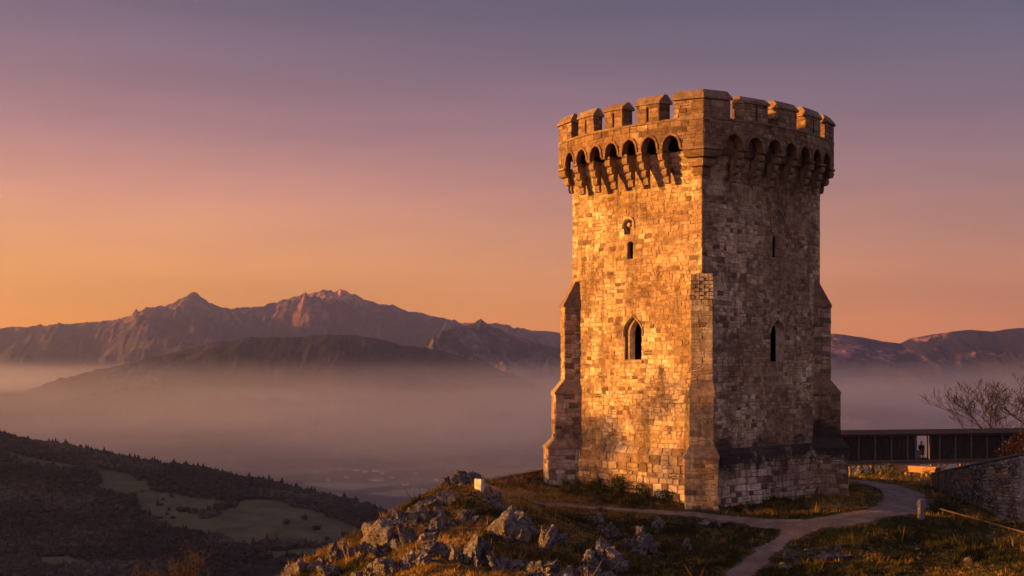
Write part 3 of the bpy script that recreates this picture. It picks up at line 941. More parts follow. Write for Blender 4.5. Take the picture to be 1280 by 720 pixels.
ZPL, ZBT = 4.0, 23.0     # plinth top, body top
holes = {k: [] for k in FACES}
WIN = []
def add_window(face, x0, x1, ytop, yspr, ybot, kind, rh=False):
    ua, _ = face_px(face, x0, (ytop + ybot) / 2); ub, _ = face_px(face, x1, (ytop + ybot) / 2)
    um = (ua + ub) / 2; xm = (x0 + x1) / 2
    zt = face_px(face, xm, ytop)[1]; zs = face_px(face, xm, yspr)[1]; z0 = face_px(face, xm, ybot)[1]
    w = abs(ub - ua) / 2
    f, o = lancet(um, w, z0, zs, zt, rh)
    holes[face].append((f, um, w, z0, zt)); WIN.append((face, um, w, z0, zs, zt, o, kind))
add_window('west', 785.5, 806, 397, 414, 450, 'gothic')
add_window('west', 788.5, 795.5, 302, 304, 324, 'slit')
add_window('west', 784.5, 796, 275, 284, 293, 'niche', True)
add_window('south', 958.0, 974.5, 401, 415, 452, 'lancet')
add_window('south', 960.5, 965.5, 295, 297, 322, 'slit')

def hole_fn(face):
    hs = holes[face]
    def f(v):
        r = []
        for g, *_ in hs: r += g(v)
        return r
    return f

for k, (o, u, n, ln) in FACES.items():
    mb = MB()
    P = lambda a, b, o=o, u=u: o + u * a + V((0, 0, b))
    if k in ('west', 'south'):
        # thin band strategy: only rows near windows need the fine backing
        hs = holes[k]; cuts = [ZPL]
        for _, um, w, z0, zt in sorted(hs, key=lambda q: q[3]):
            cuts += [z0, zt]
        cuts.append(ZBT)
        cuts = sorted(set(round(c, 4) for c in cuts))
        masonry(mb, P, n, ln, ZPL, ZBT, holes=hole_fn(k), rnd=rt, backing=False, patchy=0.10, jit=0.045, dark=0.10 if k == 'west' else 0.16, pale=0.06 if k == 'west' else 0.02)
        for a, b in zip(cuts[:-1], cuts[1:]):
            mid = (a + b) / 2; st = 0.05 if hole_fn(k)(mid) else (b - a)
            v = a
            while v < b - 1e-5:
                vb = min(v + st, b)
                h = sorted(hole_fn(k)((v + vb) / 2)); uu = 0
                for x0, x1 in h + [(ln, ln)]:
                    if x0 > uu + 1e-4: mb.quad(P(uu, v), P(x0, v), P(x0, vb), P(uu, vb), 0.0)
                    uu = x1
                v = vb
    else:
        masonry(mb, P, n, ln, ZPL, ZBT, rnd=rt, row=(0.35, 0.5), wid=(0.5, 1.0))
    mb.build('wall', M_WALL, tower)
# plinth: slightly battered, with a sloping weathered course on top
mb = MB()
BO = 0.42
for k, (o, u, n, ln) in FACES.items():
    def P(a, b, o=o, u=u, n=n, ln=ln):
        off = BO * (1 - 0.35 * max(0, b) / (ZPL - 0.45)) if b <= ZPL - 0.45 else BO * 0.65 * (ZPL + 0.02 - b) / 0.47
        t = (a / ln) * 2 - 1
        return o + u * (a + t * off) + n * off + V((0, 0, b))
    masonry(mb, P, n, ln, -1.6, ZPL - 0.45, rnd=rt, row=(0.28, 0.55), wid=(0.28, 0.75), gap=0.02, dep=(0.02, 0.09), dark=0.22, pale=0.12)
    masonry(mb, P, (n + V((0, 0, 1))).normalized(), ln, ZPL - 0.45, ZPL, rnd=rt, row=(0.45, 0.46), wid=(0.5, 1.1), gap=0.012, dep=(0.03, 0.05), dark=0.35)
mb.build('plinth', M_PLINTH, tower)

# windows
for face, um, w, z0, zs, zt, outline, kind in WIN:
    o, u, n, ln = FACES[face]
    P = lambda a, b, d, o=o, u=u, n=n: tuple(o + u * a + V((0, 0, b)) + n * d)
    mb = MB(); out = outline(10)
    depth = {'gothic': 0.42, 'slit': 0.30, 'lancet': 0.35, 'niche': 0.22}[kind]
    if face == 'south': depth = 0.12 if kind == 'slit' else 0.3
    shrink = {'gothic': 0.5, 'slit': 0.95, 'lancet': 0.42, 'niche': 0.8}[kind]
    shift = {'gothic': -0.12 * (1 if face == 'west' else -1), 'lancet': -0.02, 'slit': 0, 'niche': 0}[kind]
    inn = []
    for (a, b) in out:
        bb = z0 + (b - z0) * (0.92 if kind == 'gothic' else 0.97)
        inn.append((um + (a - um) * shrink + shift, bb))
    m = len(out)
    for i in range(m):
        j = (i + 1) % m
        p, q = out[i], out[j]; pi, qi = inn[i], inn[j]
        if kind == 'gothic':      # stepped orders
            pm = ((p[0] * .45 + pi[0] * .55), p[1] * .5 + pi[1] * .5); qm = ((q[0] * .45 + qi[0] * .55), q[1] * .5 + qi[1] * .5)
            mb.quad(P(*p, 0), P(*q, 0), P(*q, -0.16), P(*p, -0.16)); mb.quad(P(*p, -0.16), P(*q, -0.16), P(*qm, -0.16), P(*pm, -0.16))
            mb.quad(P(*pm, -0.16), P(*qm, -0.16), P(*qi, -depth), P(*pi, -depth))
        else:
            mb.quad(P(*p, 0), P(*q, 0), P(*qi, -depth), P(*pi, -depth))
        mb.quad(P(*pi, -depth), P(*qi, -depth), P(*qi, -depth - 1.2), P(*pi, -depth - 1.2), 0.0, 1)
    wo = mb.build('window' if kind != 'niche' else 'carved_niche', [M_TRIM, M_DARK if kind != 'niche' else M_TRIM], tower)
    mb = MB(); dd = -depth - (1.15 if kind != 'niche' else 0.1)
    mb.add([P(a, b, dd) for a, b in inn], [tuple(range(m))])
    if kind == 'niche':
        mb.build('niche_back', M_TRIM, wo)
        mb = MB()
        c = V(P(um - 0.06, (z0 + zt) / 2 + 0.12, -0.02))
        for i in range(6):
            a0, a1 = math.pi * i / 6 - math.pi / 2, math.pi * (i + 1) / 6 - math.pi / 2
            mb.tube(c + V((0, 0, 0.17 * math.sin(a0))), c + V((0, 0, 0.17 * math.sin(a1))), max(0.17 * math.cos(a0), 0.001), max(0.17 * math.cos(a1), 0.001), 10, 1.0, cap=False)
        mb.build('carved_boss', M_PALE, wo, smooth=True)
    else:
        mb.build('pane', M_DARK, wo)
        mb = MB(); a, b = um - w - 0.12, um + w + 0.12
        if kind in ('gothic',):
            c0 = V(P((a + b) / 2, z0 - 0.07, 0.0))
            vs = [P(a, z0 - 0.16, -0.05), P(b, z0 - 0.16, -0.05), P(b, z0 - 0.16, 0.10), P(a, z0 - 0.16, 0.10), P(a, z0 + 0.03, -0.05), P(b, z0 + 0.03, -0.05), P(b, z0 - 0.05, 0.10), P(a, z0 - 0.05, 0.10)]
            mb.add(vs, [(0, 1, 2, 3), (4, 5, 6, 7), (2, 3, 7, 6), (0, 3, 7, 4), (1, 2, 6, 5)])
            mb.build('sill', M_TRIM, wo)
    # hood mould following the head
    if kind in ('gothic', 'lancet', 'niche'):
        g = 0.10
        po = outline(12, 0.16); pi_ = outline(12, 0.02)
        mb = MB(); lo = zs - (0.35 if kind == 'gothic' else 0.1)
        k0, k1 = 1, len(po) - 2
        pr = 0.11
        so = [(po[k0][0], lo)] + po[k0:k1 + 1] + [(po[k1][0], lo)]
        si = [(pi_[k0][0], lo)] + pi_[k0:k1 + 1] + [(pi_[k1][0], lo)]
        for i in range(len(so) - 1):
            a, b, c, d = so[i], so[i + 1], si[i + 1], si[i]
            mb.quad(P(*a, 0), P(*b, 0), P(*b, pr * 0.7), P(*a, pr * 0.7)); mb.quad(P(*a, pr * 0.7), P(*b, pr * 0.7), P((b[0] + c[0]) / 2, (b[1] + c[1]) / 2, pr), P((a[0] + d[0]) / 2, (a[1] + d[1]) / 2, pr))
            mb.quad(P((a[0] + d[0]) / 2, (a[1] + d[1]) / 2, pr), P((b[0] + c[0]) / 2, (b[1] + c[1]) / 2, pr), P(*c, 0.03), P(*d, 0.03))
        for e in (0, -1):
            mb.add([P(*so[e], 0), P(*so[e], pr), P(*si[e], pr), P(*si[e], 0)], [(0, 1, 2, 3)])
        mb.build('hood_mould', M_TRIM, wo)
# pointed relieving arch above the upper slit of the shaded face
o, u, n, ln = FACES['south']
ua = face_px('south', 959, 280)[0]; ub = face_px('south', 975, 280)[0]; zt = face_px('south', 967, 263)[1]; zs = face_px('south', 967, 276)[1]; z0 = face_px('south', 967, 291)[1]
f, outl = lancet((ua + ub) / 2, (ub - ua) / 2, z0, zs, zt)
po, qi = outl(10, 0.14), outl(10, 0.0)
mb = MB(); P = lambda a, b, d: tuple(o + u * a + V((0, 0, b)) + n * d)
for i in range(len(po) - 1):
    mb.quad(P(*po[i], 0.0), P(*po[i + 1], 0.0), P(*po[i + 1], 0.075), P(*po[i], 0.075)); mb.quad(P(*po[i], 0.075), P(*po[i + 1], 0.075), P(*qi[i + 1], 0.075), P(*qi[i], 0.075)); mb.quad(P(*qi[i], 0.075), P(*qi[i + 1], 0.075), P(*qi[i + 1], 0), P(*qi[i], 0))
mb.build('relieving_arch', M_CAP, tower)

# ---- machicolated parapet
OV = 0.75; TH = 0.38; ZA, ZTOP = 23.0, 24.82
ZARCH = 23.98
PX, PY = HX + OV, HY + OV
PF = {
    'west':  (V((-PX, -PY, 0)), V((0, 1, 0)), V((-1, 0, 0)), 2 * PY),
    'south': (V((-PX, -PY, 0)), V((1, 0, 0)), V((0, -1, 0)), 2 * PX),
    'east':  (V((PX, -PY, 0)), V((0, 1, 0)), V((1, 0, 0)), 2 * PY),
    'north': (V((-PX, PY, 0)), V((1, 0, 0)), V((0, 1, 0)), 2 * PX),
}
CORN = {'west': (1.3, 0.9), 'south': (1.3, 0.9), 'east': (0.95, 0.95), 'north': (0.95, 0.95)}
NA = {'west': 7, 'south': 7, 'east': 7, 'north': 7}
corbel_spots = []
for k, (o, u, n, ln) in PF.items():
    c0, c1 = CORN[k]; na = NA[k]; pitch = (ln - c0 - c1) / na; cw = 0.21
    arches = []
    for i in range(na):
        uc = c0 + pitch * (i + 0.5)
        arches.append(lancet(uc, pitch / 2 - cw, ZA - 0.5, ZA + 0.12, ZARCH + rt.uniform(-.04, .04), True))
        if i: corbel_spots.append((k, c0 + pitch * i))
    hf = lambda v, arches=arches: sum([a[0](v) for a in arches], [])
    P = lambda a, b, o=o, u=u: o + u * a + V((0, 0, b))
    mb = MB()
    masonry(mb, P, n, ln, ZA, ZTOP, holes=hf, rnd=rt, row=(0.28, 0.42), wid=(0.3, 0.7), dark=0.16, pale=-0.05)
    # soffits of the arches and the inner face
    Q = lambda a, b, d, o=o, u=u, n=n: tuple(o + u * a + V((0, 0, b)) + n * d)
    for _, outl in arches:
        pts = [q for q in outl(8) if q[1] >= ZA + 0.01]
        l = [(pts[0][0], ZA)] + pts + [(pts[-1][0], ZA)]
        for i in range(len(l) - 1):
            mb.quad(Q(*l[i], 0.012), Q(*l[i + 1], 0.012), Q(*l[i + 1], -TH), Q(*l[i], -TH), 0.4)
    e0 = TH
    us = [e0] + sum([[a[1](8)[0][0], a[1](8)[-1][0]] for a in arches], []) + [ln - e0]
    for i in range(0, len(us), 2):
        mb.quad(Q(us[i], ZA, -TH), Q(us[i + 1], ZA, -TH), Q(us[i + 1], ZARCH + 0.1, -TH), Q(us[i], ZARCH + 0.1, -TH), 0.3)
        mb.quad(Q(max(us[i], 0.0) if i else 0.0, ZA, 0), Q(us[i + 1] if i + 2 < len(us) else ln, ZA, 0), Q(us[i + 1], ZA, -TH), Q(us[i], ZA, -TH), 0.3)
    mb.quad(Q(e0, ZARCH + 0.08, -TH), Q(ln - e0, ZARCH + 0.08, -TH), Q(ln - e0, ZARCH + 0.08, -OV - 0.02), Q(e0, ZARCH + 0.08, -OV - 0.02), 0.2)
    mb.quad(Q(e0, ZARCH + 0.08, -0.8), Q(ln - e0, ZARCH + 0.08, -0.8), Q(ln - e0, ZTOP, -0.8), Q(e0, ZTOP, -0.8), 0.3)
    if k == 'south': mb.quad(Q(.4, ZA - .25, -.46), Q(ln - .4, ZA - .25, -.46), Q(ln - .4, ZARCH + .07, -.46), Q(.4, ZARCH + .07, -.46), 0.1)  # dark back sheet added to keep sunlight out of the arch recesses
    # raised voussoir ring round each arch
    for _, outl in arches:
        po = [q for q in outl(7, 0.13) if q[1] >= ZA + 0.1]; pi2 = [q for q in outl(7, 0.0) if q[1] >= ZA + 0.1]
        m = min(len(po), len(pi2))
        for i in range(m - 1):
            t = rt.uniform(0.3, 0.6); d = 0.07 + rt.uniform(-.01, .015)
            mb.quad(Q(*po[i], d), Q(*po[i + 1], d), Q(*pi2[i + 1], d), Q(*pi2[i], d), t); mb.quad(Q(*po[i], 0), Q(*po[i + 1], 0), Q(*po[i + 1], d), Q(*po[i], d), t); mb.quad(Q(*pi2[i], 0), Q(*pi2[i + 1], 0), Q(*pi2[i + 1], d), Q(*pi2[i], d), t)
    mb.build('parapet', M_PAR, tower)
mb = MB()
mb.quad((-PX + .05, -PY + .05, 24.4), (PX - .05, -PY + .05, 24.4), (PX - .05, PY - .05, 24.4), (-PX + .05, PY - .05, 24.4), 0.5)
mb.build('roof_deck', M_PAR, tower)
# parapet coping (the sills of the gaps)
mb = MB()
for k, (o, u, n, ln) in PF.items():
    x = 0.0 if k in ('west', 'east') else 0.86
    while x < ln - (0.0 if k in ('west', 'east') else 0.86) - 0.01:
        w = min(rt.uniform(.7, 1.2), ln - x - (0.0 if k in ('west', 'east') else 0.86))
        c = o + u * (x + w / 2) + n * (-0.39 + rt.uniform(-.01, .02)) + V((0, 0, ZTOP + 0.06 + rt.uniform(-.015, .015)))
        hx_, hy_ = (abs(u.x) * (w / 2 - .01) + abs(n.x) * 0.45, abs(u.y) * (w / 2 - .01) + abs(n.y) * 0.45)
        mb.box(c, (hx_, hy_, 0.07), tone=rt.uniform(.1, .9)); x += w
mb.build('coping', M_CAP, tower)

# corbels: four stacked rolls
def corbel_profile(pr, z0, z1, n=4):
    pts = [(-0.1, z0)]
    h = (z1 - z0) / n
    for i in range(n):
        za = z0 + i * h; p0 = pr * (0.22 + 0.78 * i / (n - 1)) - 0.05
        base = pr * 0.16 * 0 + (pr * (i) / n)
        pts += [(base if i else 0.0, za + 0.01), (p0 * 0.86 if i == 0 else p0 - 0.06, za + 0.03), (p0, za + h * 0.25), (p0 + 0.035, za + h * 0.55), (p0, za + h * 0.82), (p0 - 0.05, za + h * 0.96)]
    pts += [(pr - 0.04, z1), (-0.1, z1)]
    return pts
CZ0 = 21.05
def corbel_mesh():
    mb = MB(); rr = random.Random(3)
    pr = corbel_profile(OV + 0.02, CZ0, ZA - 0.03); hw = 0.20
    m = len(pr)
    L = [(p[0], -hw, p[1]) for p in pr]; Rr = [(p[0], hw, p[1]) for p in pr]
    mb.add(L + Rr, [tuple(range(m)), tuple(range(2 * m - 1, m - 1, -1))] + [(i, i + m, (i + 1) % m + m, (i + 1) % m) for i in range(m)], 0.6)
    mb.box((OV / 2 - .02, 0, ZA + 0.03), (OV / 2 + 0.07, hw + 0.05, 0.07), tone=0.5)
    return mb
cm = None
for (k, uu) in corbel_spots:
    o, u, n, ln = PF[k]
    b = o + u * uu - n * OV
    if cm is None:
        co = corbel_mesh().build('corbel', M_PAR, tower); cm = co
    else:
        co = cm.copy(); S.collection.objects.link(co); co.parent = tower
    co.location = (b.x, b.y, rt.uniform(-.05, .05)); co.rotation_euler = (rt.uniform(-.015, .015), 0, math.atan2(n.y, n.x)); co.scale = (rt.uniform(.94, 1.02), rt.uniform(.88, 1.1), 1)
# corner corbel blocks, mitred round the corners
for sx, sy, la, lb in ((-1, -1, 1.3, 1.3), (-1, 1, 0.9, 0.9), (1, -1, 0.9, 0.9), (1, 1, 0.9, 0.9)):
    mb = MB(); pr = corbel_profile(OV + 0.03, CZ0 + 0.35, ZA - 0.02, 3)
    # joints split each roll in a few stones
    def st(p, kind, q):
        off = p[0]
        if kind == 'a': return (sx * (HX + off), sy * (HY + OV - q), p[1])
        if kind == 'c': return (sx * (HX + off), sy * (HY + off), p[1])
        return (sx * (HX + OV - q), sy * (HY + off), p[1])
    stations = [[st(p, 'a', la) for p in pr], [st(p, 'a', la * 0.62) for p in pr], [st(p, 'c', 0) for p in pr], [st(p, 'b', lb * 0.58) for p in pr], [st(p, 'b', lb) for p in pr]]
    for a, b in zip(stations[:-1], stations[1:]):
        for i in range(len(pr) - 1):
            mb.quad(a[i], a[i + 1], b[i + 1], b[i], 0.35 + 0.3 * ((i // 6) % 2) + rt.uniform(-.1, .1))
    m = len(pr)
    mb.add(stations[0], [tuple(range(m))], 0.5); mb.add(stations[-1], [tuple(range(m))], 0.5)
    mb.box((sx * (HX + OV / 2 - 0.1), sy * (HY + OV - la / 2 + 0.03), ZA + 0.02), (OV / 2 + 0.16, la / 2 + 0.03, 0.075), tone=.6)
    mb.box((sx * (HX + OV - lb / 2 - 0.42), sy * (HY + OV / 2 - 0.1), ZA + 0.022), (lb / 2 - 0.40, OV / 2 + 0.157, 0.075), tone=.6)
    mb.box((sx * (PX - .44), sy * (PY - .44), (ZA + ZARCH) / 2 + .05), (.42, .42, (ZARCH - ZA) / 2 + .02), tone=.3)
    mb.build('corner_corbel', M_PAR, tower)

# merlons
MT = 0.78; ZM0, ZM1, ZM2 = ZTOP + 0.1, 26.06, 26.62
def gable(mb, path, half, ov, z0, z1, tone):
    """mitred gabled coping along a path of (x,y) centre points"""
    sec = [(-half - ov, z0 - 0.06), (-half - ov, z0 + 0.07), (-0.12, z1), (0.12, z1), (half + ov, z0 + 0.07), (half + ov, z0 - 0.06)]
    n = len(path); st_ = []
    for i, p in enumerate(path):
        p = V((p[0], p[1]))
        def nrm(a, b):
            d = (V((b[0], b[1])) - V((a[0], a[1]))).normalized(); return V((-d.y, d.x))
        if i == 0: nn = nrm(path[0], path[1])
        elif i == n - 1: nn = nrm(path[-2], path[-1])
        else:
            a, b = nrm(path[i - 1], path[i]), nrm(path[i], path[i + 1]); nn = (a + b).normalized(); nn = nn / nn.dot(a)
        st_.append([(p.x + nn.x * s, p.y + nn.y * s, z + rt.uniform(-.015, .015)) for s, z in sec])
    for a, b in zip(st_[:-1], st_[1:]):
        for i in range(6):
            j = (i + 1) % 6; mb.quad(a[i], a[j], b[j], b[i], tone)
    mb.add(st_[0], [(0, 1, 2, 3, 4, 5)], tone); mb.add(st_[-1], [(5, 4, 3, 2, 1, 0)], tone)

def merlon_straight(k, ua, ub, slit):
    o, u, n, ln = PF[k]
    mb = MB(); w = ub - ua; uc = w / 2
    hf = None
    if slit: hf = lambda v: [(uc - 0.075, uc + 0.075)] if ZM0 + 0.12 < v < ZM1 - 0.18 else []
    O = o + u * ua
    kw = dict(rnd=rt, row=(0.24, 0.36), wid=(0.3, 0.6), dark=0.16, pale=-0.05)
    masonry(mb, lambda a, b: O + u * a + V((0, 0, b)), n, w, ZM0, ZM1, holes=hf, **kw)
    I = O - n * MT
    masonry(mb, lambda a, b: I + u * a + V((0, 0, b)), -n, w, ZM0, ZM1, **kw)
    masonry(mb, lambda a, b: O - n * a + V((0, 0, b)), -u, MT, ZM0, ZM1, **kw)
    E = O + u * w
    masonry(mb, lambda a, b: E - n * a + V((0, 0, b)), u, MT, ZM0, ZM1, **kw)
    if slit:
        a, b, c, d = uc - .075, uc + .075, ZM0 + .12, ZM1 - .18
        Q = lambda x, z, dd: tuple(O + u * x + V((0, 0, z)) - n * dd)
        for p, q in (((a, c), (b, c)), ((b, c), (b, d)), ((b, d), (a, d)), ((a, d), (a, c))):
            mb.quad(Q(*p, 0), Q(*q, 0), Q(*q, .5), Q(*p, .5), 0.2)
        mb.quad(Q(a, c, .5), Q(b, c, .5), Q(b, d, .5), Q(a, d, .5), 0.1)
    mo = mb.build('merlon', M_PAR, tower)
    cp = MB(); c0 = O - n * (MT / 2) - u * 0.1; c1 = O - n * (MT / 2) + u * (w + 0.1)
    mid = (c0 + c1) / 2
    dz = rt.uniform(-.10, .08)
    gable(cp, [(c0.x, c0.y), (mid.x, mid.y), (c1.x, c1.y)], MT / 2, 0.10, ZM1 + 0.06, ZM2 + dz, rt.uniform(0.2, 0.9))
    cp.build('cap', M_CAP, mo)

CM = 1.9
for k, (o, u, n, ln) in PF.items():
    free = ln - 2 * CM; nm = 3 if ln < 13.5 else 3
    gapw = 1.0
    mw = (free - gapw * (nm + 1)) / nm
    for i in range(nm):
        a = CM + gapw + i * (mw + gapw) + rt.uniform(-.1, .1)
        merlon_straight(k, a, a + mw + rt.uniform(-.16, .12), i != 1 or k == 'west')
for sx, sy in ((-1, -1), (-1, 1), (1, -1), (1, 1)):
    mb = MB(); w = CM
    C = V((sx * PX, sy * PY, 0)); ux = V((-sx, 0, 0)); uy = V((0, -sy, 0))
    kw = dict(rnd=rt, row=(0.24, 0.36), wid=(0.3, 0.6), dark=0.16, pale=-0.03)
    Zv = lambda b: V((0, 0, b))
    masonry(mb, lambda a, b: C + ux * a + Zv(b), V((0, sy, 0)), w, ZM0, ZM1, **kw)
    masonry(mb, lambda a, b: C + uy * a + Zv(b), V((sx, 0, 0)), w, ZM0, ZM1, **kw)
    masonry(mb, lambda a, b: C + ux * w + uy * a + Zv(b), ux, MT, ZM0, ZM1, **kw)
    masonry(mb, lambda a, b: C + uy * w + ux * a + Zv(b), uy, MT, ZM0, ZM1, **kw)
    masonry(mb, lambda a, b: C + ux * MT + uy * (MT + a) + Zv(b), ux, w - MT, ZM0, ZM1, **kw)
    masonry(mb, lambda a, b: C + uy * MT + ux * (MT + a) + Zv(b), uy, w - MT, ZM0, ZM1, **kw)
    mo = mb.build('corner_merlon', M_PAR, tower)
    cp = MB(); p0 = C + uy * (w + .1) + ux * (MT / 2); p1 = C + uy * (MT / 2) + ux * (MT / 2); p2 = C + ux * (w + .1) + uy * (MT / 2)
    gable(cp, [(p0.x, p0.y), (p1.x, p1.y), (p2.x, p2.y)], MT / 2, 0.10, ZM1 + 0.1, ZM2 + 0.08, 0.5)
    cp.build('cap', M_CAP, mo)

# the crown swells outward in plan between its corners, the shaft only slightly
def swell():
    import bmesh
    B = 1.3
    def k(z): return 0.28 + 0.72 * min(1, max(0, (z - 21.2) / 1.8)) if z > 4.5 else 0.28 * min(1, max(0, (z + 2) / 3.0)) * 1.0
    def w(x, y, z):
        f = k(z) * B
        return x * (1 + f / PX * max(0, 1 - (y / PY) ** 2)), y * (1 + f / PY * max(0, 1 - (x / PX) ** 2))
    done = set()
    objs = list(tower.children)
    for o in list(tower.children): objs += list(o.children)
    for o in objs:
        if o.type != 'MESH': continue
        if o.name.startswith('corbel'):
            x, y, z = o.location; nx, ny = w(x, y, 23.0); o.location = (nx, ny, z); continue
        me = o.data
        if me.name in done: continue
        done.add(me.name)
        bm = bmesh.new(); bm.from_mesh(me)
        for it in range(5):
            es = [e for e in bm.edges if e.calc_length() > (1.3 if abs(e.verts[0].co.z - e.verts[1].co.z) < 0.5 else 0.7)]
            if not es: break
            bmesh.ops.subdivide_edges(bm, edges=es, cuts=1, use_grid_fill=True)
        for v in bm.verts: v.co.x, v.co.y = w(*v.co)
        bm.to_mesh(me); bm.free()
swell()

# buttresses
def buttress(cx, cy, world_ang, tiled, seed, zb=-1.4, sc=1.0):
    ang = world_ang - TROT
    d = V((math.cos(ang), math.sin(ang), 0)); s = V((-d.y, d.x, 0)); C = V((cx, cy, 0)); r = random.Random(seed)
    mb = MB()
    def stage(z0, z1, p, hw, **kw):
        p *= sc
        e = 1.7      # how far it runs back into the tower
        kw = dict(rnd=r, row=(0.24, 0.42), wid=(0.3, 0.62), dep=(0.01, 0.045), **kw)
        masonry(mb, lambda a, b: C + d * p + s * (a - hw) + V((0, 0, b)), d, 2 * hw, z0, z1, **kw)
        for sg in (-1, 1):
            masonry(mb, lambda a, b: C + d * (p - a) + s * (sg * hw) + V((0, 0, b)), s * sg, p + e, z0, z1, **kw)
    def slope(z0, z1, p0, p1, h0, h1, over=0.07, tone=0.4):
        # weathered set-off: sloping front and shoulders, with a small drip
        p0 *= sc; p1 *= sc
        a = [C + d * (p0 + over) + s * (sg * (h0 + over)) + V((0, 0, z0)) for sg in (-1, 1)]
        a0 = [C + d * (p0 + over) + s * (sg * (h0 + over)) + V((0, 0, z0 - 0.12)) for sg in (-1, 1)]
        b = [C + d * p1 + s * (sg * h1) + V((0, 0, z1)) for sg in (-1, 1)]
        ba = [C - d * 1.7 + s * (sg * (h0 + over)) + V((0, 0, z0)) for sg in (-1, 1)]
        ba0 = [C - d * 1.7 + s * (sg * (h0 + over)) + V((0, 0, z0 - 0.12)) for sg in (-1, 1)]
        bb = [C - d * 1.7 + s * (sg * h1) + V((0, 0, z1)) for sg in (-1, 1)]
        T = lambda *q: [tuple(x) for x in q]
        mb.add(T(a[0], a[1], b[1], b[0]), [(0, 1, 2, 3)], tone); mb.add(T(a0[0], a0[1], a[1], a[0]), [(0, 1, 2, 3)], tone)
        for i in (0, 1):
            mb.add(T(a[i], b[i], bb[i], ba[i]), [(0, 1, 2, 3)], tone); mb.add(T(a0[i], a[i], ba[i], ba0[i]), [(0, 1, 2, 3)], tone)
        mb.add(T(a0[0], a0[1], ba0[1], ba0[0]), [(0, 1, 2, 3)], tone)
    stage(zb, 3.65, 2.35, 1.03, pale=0.08, dark=0.25); slope(3.72, 4.35, 2.35, 1.72, 1.03, 0.76)
    stage(4.35, 7.45, 1.72, 0.76, dark=0.05 if tiled else (0.45 if seed == 3 else 0.2)); slope(7.5, 8.4, 1.72, 0.95, 0.76, 0.69)
    stage(8.4, 13.55, 0.95, 0.69, dark=0.05 if tiled else (0.45 if seed == 3 else 0.2))
    o = mb.build('buttress', M_BUTT if tiled else M_PLINTH, tower)
    cp = MB()
    n = 7
    if not tiled:
        mb2 = mb; mb = cp; slope(13.55, 15.2, 0.95, 0.0, 0.69, 0.66, over=0.09); mb = mb2
    for i in range(n if tiled else 0):      # stepped courses of roofing stones up to the wall
        z = 13.5 + i * 0.235; f = i / n
        if tiled: pr = 0.95 * (1 - f * 0.45) + 0.16
        else: pr = 0.95 * (1 - f) + 0.10
        c = C + d * ((pr - 1.1) / 2); hw = 0.74 - 0.008 * i
        m = 5
        for j in range(m):
            sw = 2 * hw / m; q = c + s * (-hw + sw * (j + .5 + (0.0)))
            cp.box((q.x, q.y, z + 0.12 + r.uniform(-.02, .02)), ((pr + 1.1) / 2 + r.uniform(-.03, .05) + (.05 if i % 2 else 0), sw / 2 - 0.012, 0.10), ang, r.uniform(0.1, 1), taper=.97)
    cp.build('cap', M_TRIM if tiled else M_CAP, o)
A = math.radians
buttress(-HX, HY, A(180 + 8), False, 1, sc=0.84)          # left corner
buttress(-HX, -HY, A(270 - 9), True, 2)     # near corner
buttress(HX, -HY, A(-12), False, 3, sc=0.84)               # right corner
buttress(HX, HY, A(90), False, 4)                # hidden corner

# ------------------------------------------------------------------ rocks
def rock_mesh(w, h, d, seed, sub=3, facets=14, strata=0.0, rough=0.10):
    import bmesh
    r = np.random.default_rng(seed)
    bm = bmesh.new(); bmesh.ops.create_icosphere(bm, subdivisions=sub, radius=1.0)
    co = np.array([v.co[:] for v in bm.verts])
    fs = [[v.index for v in f.verts] for f in bm.faces]; bm.free()
    n = r.normal(size=(facets, 3)); n /= np.linalg.norm(n, axis=1)[:, None]
    dd = r.uniform(0.55, 1.0, facets)
    dots = co @ n.T
    rad = np.min(np.where(dots > 0.05, dd / np.maximum(dots, 0.05), 9), axis=1)
    rad = np.minimum(rad, 1.15)
    co = co * rad[:, None]
    s = r.uniform(0, 50)
    nz = fbm(co[:, 0] * 1.8 + s, co[:, 1] * 1.8, co[:, 2] * 1.8, 4, seed % 97, 0.55, True)
    co = co * (1 + rough * (nz - 0.2))[:, None]
    for _ in range(11):
        q = r.normal(size=3); q /= np.linalg.norm(q); c0 = r.uniform(-.5, .5)
        co = co * (1 + 0.10 * np.tanh((co @ q - c0) * 22))[:, None]
    n2 = fbm(co[:, 0] * 4 + s, co[:, 1] * 4, co[:, 2] * 4, 4, seed % 89, 0.65, True)
    co = co * (1 + rough * 0.42 * (n2 - 0.2))[:, None]
    if strata: co[:, 0] += strata * np.sign(np.sin(co[:, 2] * 9 + co[:, 0] * 2)) * 0.05
    co = co / np.abs(co).max(axis=0)
    return co * np.array([w / 2, d / 2, h * 0.62]) + np.array([0, 0, h * 0.36]), fs

